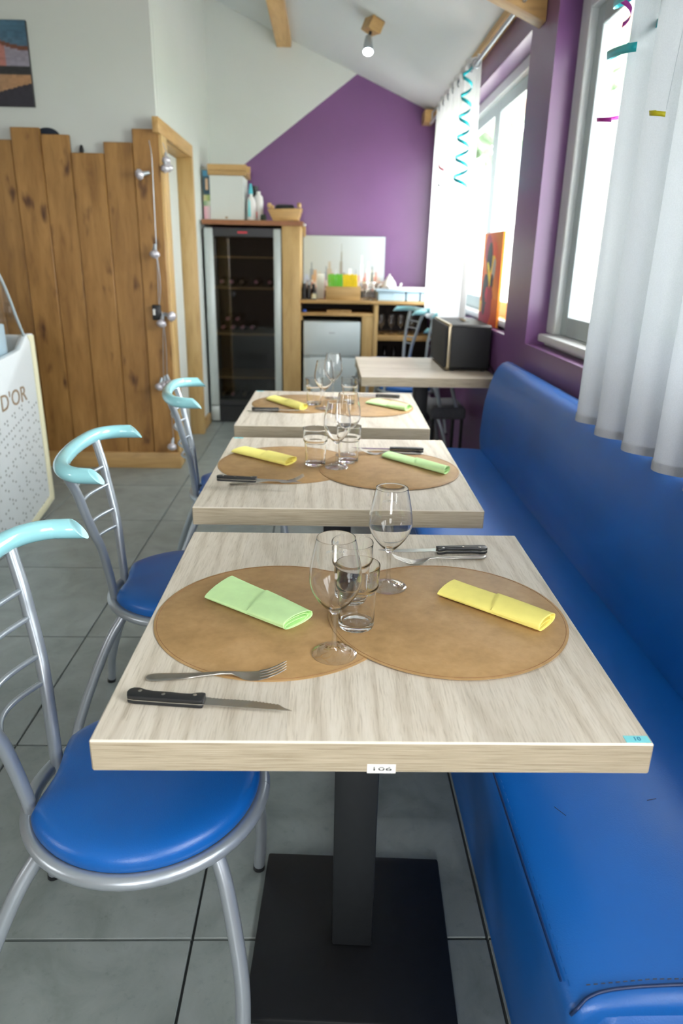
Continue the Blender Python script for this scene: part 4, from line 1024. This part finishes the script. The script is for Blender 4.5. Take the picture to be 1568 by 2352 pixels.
# ------------------------------------------------------------------ pine sideboard with white mini fridge
sb = root('sideboard', (.33, 6.2, 0), 'pine serving sideboard with open shelves against the purple wall', 'sideboard')
box('worktop', (-.2115, 5.93, .978), (.895, 6.445, 1.005), M['pinex'], sb, bev=.003)
box('shelf', (-.2115, 5.95, .880), (.385, 6.44, .905), M['pinex'], sb, bev=.003)
box('front_panel', (.288, 5.95, 0), (.385, 5.972, .8795), M['pinez'], sb, bev=.003)
box('front_panel', (-.2115, 5.95, .845), (-.196, 5.97, .8795), M['pinez'], sb)
box('divider', (.3855, 5.945, .0), (.420, 6.44, .9775), M['pinez'], sb, bev=.003)
box('shelf', (.4205, 5.945, .690), (.895, 6.44, .730), M['pinex'], sb, bev=.003)
box('shelf', (.4205, 5.945, .10), (.895, 6.44, .125), M['pinex'], sb, bev=.003)
box('back_board', (-.2115, 6.445, 0), (.895, 6.455, .975), M['interior'], sb)
fg = root('mini_fridge', (.04, 6.2, 0), 'white two-door mini fridge under the sideboard', 'fridge')
box('body', (-.190, 5.99, .012), (.278, 6.43, .835), M['fridgew'], fg, bev=.004)
d1 = box('freezer_door', (-.190, 5.945, .565), (.278, 5.989, .835), M['fridgew'], fg, bev=.008)
d2 = box('fridge_door', (-.190, 5.945, .03), (.278, 5.989, .545), M['fridgew'], fg, bev=.008)
box('handle_recess', (-.14, 5.950, .546), (.24, 5.988, .564), M['sash'], fg)
box('badge', (.02, 5.9435, .742), (.07, 5.9448, .750), M['silver'], d1)
for i, x in enumerate((.460, .545, .625, .72)):
    r = root('stemmed_glass', (x, 6.1, .7305), ['wine glass at the divider on the sideboard shelf', 'second glass from the divider on the sideboard shelf', 'third glass from the divider on the sideboard shelf', 'glass behind the stacked chairs on the sideboard shelf'][i], 'wine glass', 'glasses on the sideboard shelf')
    lathe('foot_and_stem', [(0, 0), (.03, 0), (.03, .002), (.004, .006), (.0035, .05), (.008, .056), (0, .058)], (x, 6.1, .7305), M['sglass'], r, n=20)
    lathe('bowl', [(.008, .056), (.025, .08), (.032, .11), (.026, .16)], (x, 6.1, .7305), M['glass'], r, n=24, cap=False)
for i, x in enumerate((.50, .58, .66)):
    r = root('liqueur_bottle', (x, 6.15, .126), 'dark bottle with orange label on the low sideboard shelf, %s from the left' % ['first', 'second', 'third'][i], 'bottle', 'bottles on the low sideboard shelf')
    lathe('bottle_body', [(0, 0), (.037, 0), (.037, .35), (.015, .42), (.014, .50), (0, .50)], (x, 6.15, .126), M['darkglass'], r, n=20)
    lathe('label', [(.0375, .28), (.0378, .282), (.0378, .34), (.0375, .342)], (x, 6.15, .126), plain('orange_label', '#b0642c', .6), r, n=20, cap=False)
tag(box('cutting_board', (.0, 5.98, .9055), (.20, 6.2, .925), M['piney'], None, bev=.003), 'wooden board in the slot under the sideboard worktop', 'board')
tag(box('blue_cloth', (-.20, 5.965, .9055), (-.165, 6.05, .928), plain('blue_fabric', '#3355b0', .9), None, bev=.008), 'small blue cloth in the slot under the worktop', 'cloth')
# on the worktop
ZW = 1.0053
for i, (x, y, rr_, h, m, lab) in enumerate([(-.188, 6.12, .020, .150, 'blackp', 'tall black pepper mill at the left end of the sideboard'), (-.148, 6.10, .018, .135, 'darkglass', 'short dark bottle beside the pepper mill on the sideboard'), (-.106, 6.02, .024, .055, 'cream', 'small pale jar before the dark bottles on the sideboard'),
     (-.112, 6.13, .018, .120, 'darkglass', 'dark bottle just left of the white carton on the sideboard')]):
    r = root(['pepper_mill', 'dark_bottle', 'pale_jar', 'dark_bottle'][i], (x, y, ZW), lab, ['pepper mill', 'bottle', 'jar', 'bottle'][i])
    lathe('body', [(0, 0), (rr_, 0), (rr_, h*.55), (rr_*.75, h*.65), (rr_*.8, h*.8)], (x, y, ZW), M[m], r, n=20)
    lathe('cap', [(0, 0), (rr_*.82, 0), (rr_*.82, h*.16), (0, h*.2)], (x, y, ZW+h*.8), M['silver' if i < 2 else 'blackp'], r, n=20)
tag(box('black_tray', (-.21, 5.955, ZW), (-.085, 5.995, ZW+.008), M['blackp'], None, bev=.002), 'flat black tray at the left front of the sideboard', 'tray')
r = root('white_carton', (-.05, 6.2, ZW), 'white and pink carton beside the green napkins', 'box')
box('carton_body', (-.088, 6.14, ZW), (-.022, 6.3, ZW+.195), M['paper'], r, bev=.003); prism('pink_side', [(6.14, ZW), (6.30, ZW), (6.30, ZW+.17), (6.14, ZW+.12)], 'x', -.0215, -.0195, M['red'], r)
nb = root('napkin_box', (.13, 6.05, ZW), 'wooden box holding green and yellow paper napkins', 'box')
for nm, lo, hi in (('side', (-.010, 5.96, ZW), (.272, 5.972, ZW+.105)), ('side', (-.010, 6.098, ZW), (.272, 6.11, ZW+.105)), ('end', (-.010, 5.9725, ZW), (.002, 6.0975, ZW+.105)), ('end', (.260, 5.9725, ZW), (.272, 6.0975, ZW+.105)), ('base', (.0025, 5.9725, ZW), (.2595, 6.0975, ZW+.008))):
    box(nm, lo, hi, M['pinex'], nb, bev=.0015)
gm = plain('green_napkin_stack', '#63b82c', .85, var=.1, nscale=40); ym = plain('yellow_napkin_stack', '#e8c81e', .85, var=.08, nscale=40)
for k in range(8):
    for nm, xb, mt, lab in (('green_napkin', .016, gm, 'bright green folded napkin standing in the wooden box'), ('yellow_napkin', .136, ym, 'bright yellow folded napkin standing in the wooden box')):
        x = xb+.0146*k
        o = prism(nm, [(x, ZW+.0085), (x+.0125, ZW+.0085), (x+.0125-.010, ZW+.195+.004*(k % 3)), (x-.010, ZW+.195+.004*(k % 2))], 'y', 5.975, 6.095, mt, None, bev=.0025)
        tag(o, lab, 'napkin', nm.replace('_', ' ')+'s in the wooden box')
for i, (x, y) in enumerate(((.318, 6.02), (.372, 6.04), (.345, 6.10))):
    r = root('glass_jar', (x, y, ZW), ['clear glass jar just right of the napkin box', 'clear glass jar left of the blue tray', 'clear glass jar at the back, between the two front jars'][i], 'jar', 'glass jars on the sideboard')
    lathe('jar_wall', [(.022, 0), (.025, .01), (.025, .09), (.020, .11), (.021, .13)], (x, y, ZW), M['glass'], r, n=24, cap=False); lathe('jar_base', [(0, 0), (.022, 0), (.023, .008), (0, .008)], (x, y, ZW), M['sglass'], r, n=24)
    lathe('jar_lid', [(0, 0), (.023, 0), (.023, .012), (0, .014)], (x, y, ZW+.1305), M['porc'], r, n=24)
tr = root('cutlery_tray', (.64, 6.1, ZW), 'pale blue plastic tray with compartments at the window end of the sideboard', 'tray')
multi('compartment', [((.415, 5.97, ZW), (.535, 6.25, ZW+.07))], M['tray'], None, tr, bev=.006)
for k in range(1, 4): multi('compartment', [((.415+.115*k, 5.97, ZW), (.52+.115*k, 6.25, ZW+.07))], M['tray'], None, tr, bev=.006)
box('rim', (.395, 5.955, ZW+.0705), (.885, 6.27, ZW+.088), M['tray'], tr, bev=.004)
box('lid', (.50, 5.99, ZW+.0885), (.885, 6.25, ZW+.104), M['porc'], tr, bev=.005)
tp = root('teapot', (.555, 6.33, ZW), 'white porcelain teapot behind the blue tray', 'teapot')
lathe('pot', [(0, 0), (.045, 0), (.062, .04), (.065, .09), (.050, .14), (.028, .165)], (.535, 6.34, ZW), M['porc'], tp, n=28); lathe('lid', [(0, 0), (.03, 0), (.02, .016), (.006, .022), (.009, .034), (0, .04)], (.535, 6.34, ZW+.1655), M['porc'], tp, n=24)
tube('spout', spline([(.59, 6.34, ZW+.06), (.62, 6.34, ZW+.09), (.64, 6.34, ZW+.13)], 4), [.014, .010, .007], M['porc'], tp, 10)
tube('handle', spline([(.475, 6.34, ZW+.12), (.445, 6.34, ZW+.11), (.44, 6.34, ZW+.07), (.474, 6.34, ZW+.05)], 4), .006, M['porc'], tp, 8)
# ------------------------------------------------------------------ curtains on a steel rod
rod = root('curtain_rod', (.80, 3, 2.335), 'steel curtain rod under the eaves beam', 'curtain rod')
tube('rod', [(.80, -2.5, 2.335), (.80, 6.22, 2.335)], .0095, M['silver'], rod, 12)
for y in (3.40, 6.15, .3, -2.3): tube('bracket', [(.80, y, 2.3455), (.80, y, 2.40), (.838, y, 2.44)], .006, M['silver'], rod, 8)
def curtain(label, y0, y1, zb, zt, folds, amp, mat, x0=.80, seed=1, skew=.5, extra=0, yshift=0):
    r = root('curtain', (x0, (y0+y1)/2, zb), label, 'curtain', 'sheer voile curtains')
    rr = random.Random(seed); ph = [rr.uniform(-.3, .3) for _ in range(40)]
    n, m = folds*22, 30
    def P(i, j):
        t = i/n*folds; s = j/m                    # s=0 top
        a = 2*math.pi*t; k = int(t)
        amp_ = amp*(.75+.35*s)*(1+.35*ph[k % 40])
        xx = x0 + amp_*math.sin(a) + .008*math.sin(3.1*t+1)
        yy = y0+(y1-y0)*i/n + skew*amp_*math.cos(a) + yshift*s + extra*.01*math.sin(5*s+t)
        return Vector((xx, yy, zt+(zb-zt)*s))
    V = []; F = []
    for j in range(m+1):
        for i in range(n+1): V.append(P(i, j))
    for j in range(m):
        for i in range(n): a = j*(n+1)+i; F.append((a, a+1, a+n+2, a+n+1))
    mk('cloth', V, F, mat, r, smooth='all')
    # hem: second layer along the bottom edge
    V = []; F = []
    for j in (0, 1, 2):
        for i in range(n+1):
            p = P(i, m); d = (0.0011 if j != 2 else .0)
            V.append((p.x-.0022, p.y, p.z+.022*(1-j/2)-.0015))
    for j in (0, 1):
        for i in range(n): a = j*(n+1)+i; F.append((a, a+1, a+n+2, a+n+1))
    mk('hem', V, F, mat, r, smooth='all')
    for k in range(folds):
        for h in (.0, .5):
            y = y0+(y1-y0)*(k+h)/folds
            ring = [(.80+.021*math.cos(2*math.pi*q/20), y, 2.335+.021*math.sin(2*math.pi*q/20)) for q in range(21)]
            tube('eyelet', ring, .0045, M['silver'], r, 8, cap=False)
    return r
curtain('sheer white curtain at the near window, its hem hanging over the bench back', .55, 2.12, .868, 2.385, 9, .042, M['sheer'], seed=3, skew=.35)
curtain('sheer white curtain gathered before the far window beyond the speaker', 4.425, 5.74, .915, 2.385, 7, .040, M['sheerw'], seed=5, skew=.35)

# ------------------------------------------------------------------ spiral foil streamers
def streamer(label, c, z0, z1, turns, rad, w, mat, ph=0, taper=1.0, rx=1.0):
    N = int(turns*26); V = []; F = []
    for i in range(N+1):
        t = i/N; a = ph+2*math.pi*turns*t; rr_ = rad*(1-(1-taper)*(1-t)); z = z0+(z1-z0)*t
        tilt = .55
        ca, sa = math.cos(a), math.sin(a)
        V.append((c[0]+rx*rr_*ca, c[1]+rr_*sa, z+w/2)); V.append((c[0]+rx*(rr_-w*tilt*.4)*ca, c[1]+(rr_-w*tilt*.4)*sa, z-w/2))
    for i in range(N): F.append((2*i, 2*i+1, 2*i+3, 2*i+2))
    o = mk('spiral_streamer', V, F, mat, None, smooth='all'); s = o.modifiers.new('t', 'SOLIDIFY'); s.thickness = .0004
    if z0 < 2.2: tube('thread', [(c[0], c[1], z0), (c[0]+(.79-c[0])*.9, c[1], 2.326)], .0005, M['silver'], o, 4)
    return tag(o, label, 'streamer', 'foil spiral streamers hanging from the curtain rod')
streamer('turquoise spiral streamer hanging before the far window curtain', (.745, 4.35, 0), 2.30, 1.70, 6, .045, .018, M['rteal'], .4, .6)
streamer('turquoise wide spiral streamer weaving through the near curtain', (.760, 2.03, 0), 2.30, 1.80, 4.3, .150, .020, M['rteal'], 2.0, 1.0, .30)
streamer('magenta spiral streamer at the top of the near curtain', (.748, 2.12, 0), 2.33, 1.90, 5, .026, .013, M['rmag'], 1.0)
streamer('dull magenta streamer curl at the near curtain edge', (.79, 2.15, 0), 1.70, 1.675, .45, .060, .010, M['rmag'], 1.2)
streamer('yellow streamer curl in the folds of the near curtain', (.74, 1.74, 0), 1.635, 1.62, .4, .035, .010, M['ryel'], 1.8)
streamer('short pink streamer curl low on the far curtain', (.74, 5.05, 0), 1.91, 1.87, .5, .03, .02, M['pink'], 2.0)
streamer('small dark streamer end on the far curtain', (.74, 5.02, 0), 1.79, 1.775, .35, .03, .010, M['navy'], 2.0)

# ------------------------------------------------------------------ ceiling spot
sl = root('ceiling_spotlight', (.25, 5.05, 2.65), 'lit swivel spotlight on a wooden block under the sloping ceiling', 'spotlight')
bm = bbm((-.042, -.07, -.035), (.042, .07, .035), .004, 1); bm.transform(Matrix.Translation((.262, 5.05, 2.664)) @ Matrix.Rotation(math.atan(.42), 4, 'Y') @ Matrix.Rotation(.35, 4, 'Z'))
mkbm('wooden_block', bm, M['pinex'], sl)
tube('swivel_arm', [(.250, 5.04, 2.635), (.238, 5.03, 2.59)], .009, M['blackp'], sl, 10)
ax = Vector((-.02, -.45, -.9)).normalized(); p0 = Vector((.236, 5.03, 2.60))
V, F = tube_data([p0, p0+ax*.03, p0+ax*.10], [.018, .024, .034], 20); mk('lamp_shade', V, F, M['silver'], sl, smooth=40)
q = p0+ax*.1008; V, F = tube_data([q, q+ax*.004], [.030, .028], 20); mk('lamp_face', V, F, M['spotm'], sl)
l = bpy.data.lights.new('spot_beam', 'SPOT'); l.energy = 45; l.spot_size = math.radians(75); l.spot_blend = .6; l.shadow_soft_size = .03; l.color = (.93, .98, 1)
lo = bpy.data.objects.new('spot_beam', l); lo.location = q+ax*.01-Vector(sl.location); lo.rotation_euler = ax.to_track_quat('-Z', 'Y').to_euler(); link(lo, sl)

M['bulbm'] = plain('iridescent_bulb_plastic', '#c9c6cc', .12, metal=.35, var=.25, nscale=60)
# ------------------------------------------------------------------ string lights on the boards
sg = root('string_lights', (-1.03, 4.47, .17), 'pale wire with clear bulbs hanging down the pine boards', 'string lights')
W1 = [(-1.018, 4.488, 1.93), (-1.008, 4.486, 1.84), (-1.012, 4.486, 1.60), (-1.016, 4.487, 1.34), (-1.018, 4.486, 1.20), (-1.022, 4.486, 1.04), (-1.005, 4.485, .96), (-.995, 4.485, .78), (-1.0, 4.486, .60), (-.99, 4.486, .42), (-.985, 4.486, .20)]
tube('wire', spline(W1, 6), .0022, M['silver'], sg, 6)
tube('wire', spline([(-1.012, 4.482, 1.30), (-1.005, 4.484, 1.15), (-1.02, 4.482, 1.02)], 6), .002, M['silver'], sg, 6)
tube('wire', spline([(-1.0, 4.482, .95), (-1.012, 4.484, .80), (-1.022, 4.482, .60)], 6), .002, M['silver'], sg, 6)
for x, z, dx in ((-1.055, 1.742, -1), (-1.016, 1.33, 0), (-1.0, .935, -.3), (-.955, .965, 1), (-1.035, .55, -.4), (-1.008, .56, 0), (-.985, .57, .5), (-.985, .165, -.2)):
    d = Vector((dx*.6, -.35, -1)).normalized() if abs(dx) < 1 else Vector((dx, -.4, -.25)).normalized(); p = Vector((x, 4.438, z+.01))
    V, F = tube_data([p-d*.040, p-d*.006], [.009, .013], 10); hb = mk('bulb_socket', V, F, M['silver'], sg, smooth=40)
    V, F = tube_data([p-d*.006, p+d*.006, p+d*.022, p+d*.036, p+d*.043], [.012, .026, .032, .022, .004], 14); mk('bulb', V, F, M['bulbm'], hb, smooth=60)
ad = box('battery_pack', (-1.060, 4.455, .945), (-1.008, 4.4775, 1.035), M['blackp'], sg, bev=.006); box('print_patch', (-1.054, 4.4535, .975), (-1.040, 4.4548, 1.01), M['paper'], ad)
ug = root('door_lights', (-.945, 4.5, 1.85), 'small clear bulbs clustered at the top of the door post', 'string lights')
for x, y, z in ((-.935, 4.52, 1.845), (-.93, 4.56, 1.81), (-.938, 4.50, 1.80)):
    V, F = tube_data([(x, y, z+.03), (x, y, z+.008)], [.006, .008], 10); hb = mk('bulb_socket', V, F, M['silver'], ug, smooth=40)
    V, F = tube_data([(x, y, z+.012), (x, y, z), (x, y, z-.02), (x, y, z-.036)], [.010, .024, .026, .004], 14); mk('bulb', V, F, M['bulbm'], hb, smooth=60)
tube('wire', spline([(-.944, 4.50, 1.92), (-.932, 4.53, 1.875), (-.94, 4.56, 1.86), (-.935, 4.51, 1.83)], 6), .002, M['silver'], ug, 6)
# things tucked behind the boards
V, F = merge([lathe_data([(.075*math.cos(a), .075*math.sin(a)) for a in [k*math.pi/16 for k in range(9)]], (0, 0, 0), 24)])
o = mk('blue_hat', [(v.x*.95-1.605, v.y*.18+4.541, v.z*.62+1.944) for v in V], F, M['navy'], None, smooth=50); tag(o, 'dark blue hat peeping over the pine boards', 'hat')
o = tube('black_peg', [(-1.422, 4.541, 1.80), (-1.420, 4.541, 1.885), (-1.418, 4.541, 1.905)], [.012, .012, .006], M['blackp']); tag(o, 'small black peg peeping over the pine boards', 'peg')

# ------------------------------------------------------------------ ice-cream display counter at the left
dc = root('display_counter', (-1.47, 3.3, 0), 'white display counter with perforated pattern and curved glass at the left edge', 'display counter')
PX = -1.47
prof = [(3.655, .02), (3.662, .06), (3.650, .93), (3.640, .938), (3.570, .938), (3.475, .876), (3.20, .853), (2.30, .845), (2.30, .16), (3.36, 0.012), (3.37, .008)]
prof = [(3.370, .008), (3.655, .06), (3.662, .10), (3.650, .93), (3.640, .938), (3.570, .938), (3.475, .876), (3.20, .853), (2.2, .845), (2.2, .008)]
prism('side_panel', prof, 'x', PX-.03, PX, M['vitr'], dc, bev=.003)
prism('edge_trim', [(3.37, .010), (3.653, .062), (3.660, .10), (3.648, .93), (3.570, .936), (3.600, .90), (3.605, .11), (3.60, .095), (3.34, .045)], 'x', PX+.0003, PX+.004, M['cream'], dc, bev=.001)
box('front_panel', (-2.6, 3.60, .06), (PX-.031, 3.65, .93), M['vitr'], dc, bev=.004)
box('cold_well', (-2.6, 2.2, .70), (PX-.035, 3.50, .845), M['sash'], dc)
gl = spline([(3.56, .935, 0), (3.505, 1.02, 0), (3.455, 1.11, 0), (3.385, 1.21, 0), (3.28, 1.30, 0), (3.12, 1.36, 0), (2.9, 1.38, 0), (2.2, 1.38, 0)], 5)
V = []; F = []
for p in gl: V += [(PX-.01, p.x, p.y), (-2.6, p.x, p.y)]
for i in range(len(gl)-1): F.append((2*i, 2*i+1, 2*i+3, 2*i+2))
mk('curved_glass', V, F, M['pane'], dc, smooth='all')
V = [(PX-.01, p.x, p.y) for p in gl]+[(PX-.01, 2.2, .86), (PX-.01, 3.20, .86), (PX-.01, 3.47, .885)]
mk('end_glass', V, [tuple(range(len(V)))], M['pane'], dc)
tube('glass_edge', [(PX-.008, p.x, p.y) for p in gl], .006, M['sash'], dc, 8)
box('shelf', (-2.6, 2.2, 1.10), (PX-.03, 3.30, 1.108), M['pane'], dc)
for i, y in enumerate((3.36, 3.14, 2.92)):
    tag(box('ice_cream_tub', (-2.1, y-.1, .8455), (PX-.05, y+.1, 1.0-.02*i), M['tray'], None, bev=.01), ['pale blue tub inside the display counter, nearest the curved glass', 'middle pale blue tub inside the display counter', 'third pale blue tub inside the display counter'][i], 'tub', 'tubs in the display counter')
Mx = Matrix(((0, 0, 1, PX+.0012), (1, 0, 0, 3.335), (0, 1, 0, .665), (0, 0, 0, 1))) @ Matrix.Rotation(.02, 4, 'Z') @ Matrix.Diagonal((1.08, .92, 1, 1))
text_mesh('lettering', "D'OR", .115, Mx, M['gold'], dc, .0008)
# printed dot lattice
V = []; F = []; rr = random.Random(4)
for a in range(40):
    for b in range(32):
        y = 2.45+a*.029; z = .62-b*.0195+(a % 3)*.0065
        zlim = .58+.05*math.sin(y*6)
        if z > zlim or z < .03 or y > 3.59: continue
        if ((a*3+b*2) % 7 in (0, 3)) or ((a+b*3) % 11 == 0):
            if rr.random() < .15: continue
            o = len(V); rd = .0058
            V.append((PX+.0010, y, z))
            for k in range(8): V.append((PX+.0009, y+rd*1.1*math.cos(k*math.pi/4), z+rd*math.sin(k*math.pi/4)))
            for k in range(8): F.append((o, o+1+k, o+1+(k+1) % 8))
o = mk('dot_pattern', V, F, M['dots'], dc); o['kind'] = 'stuff'
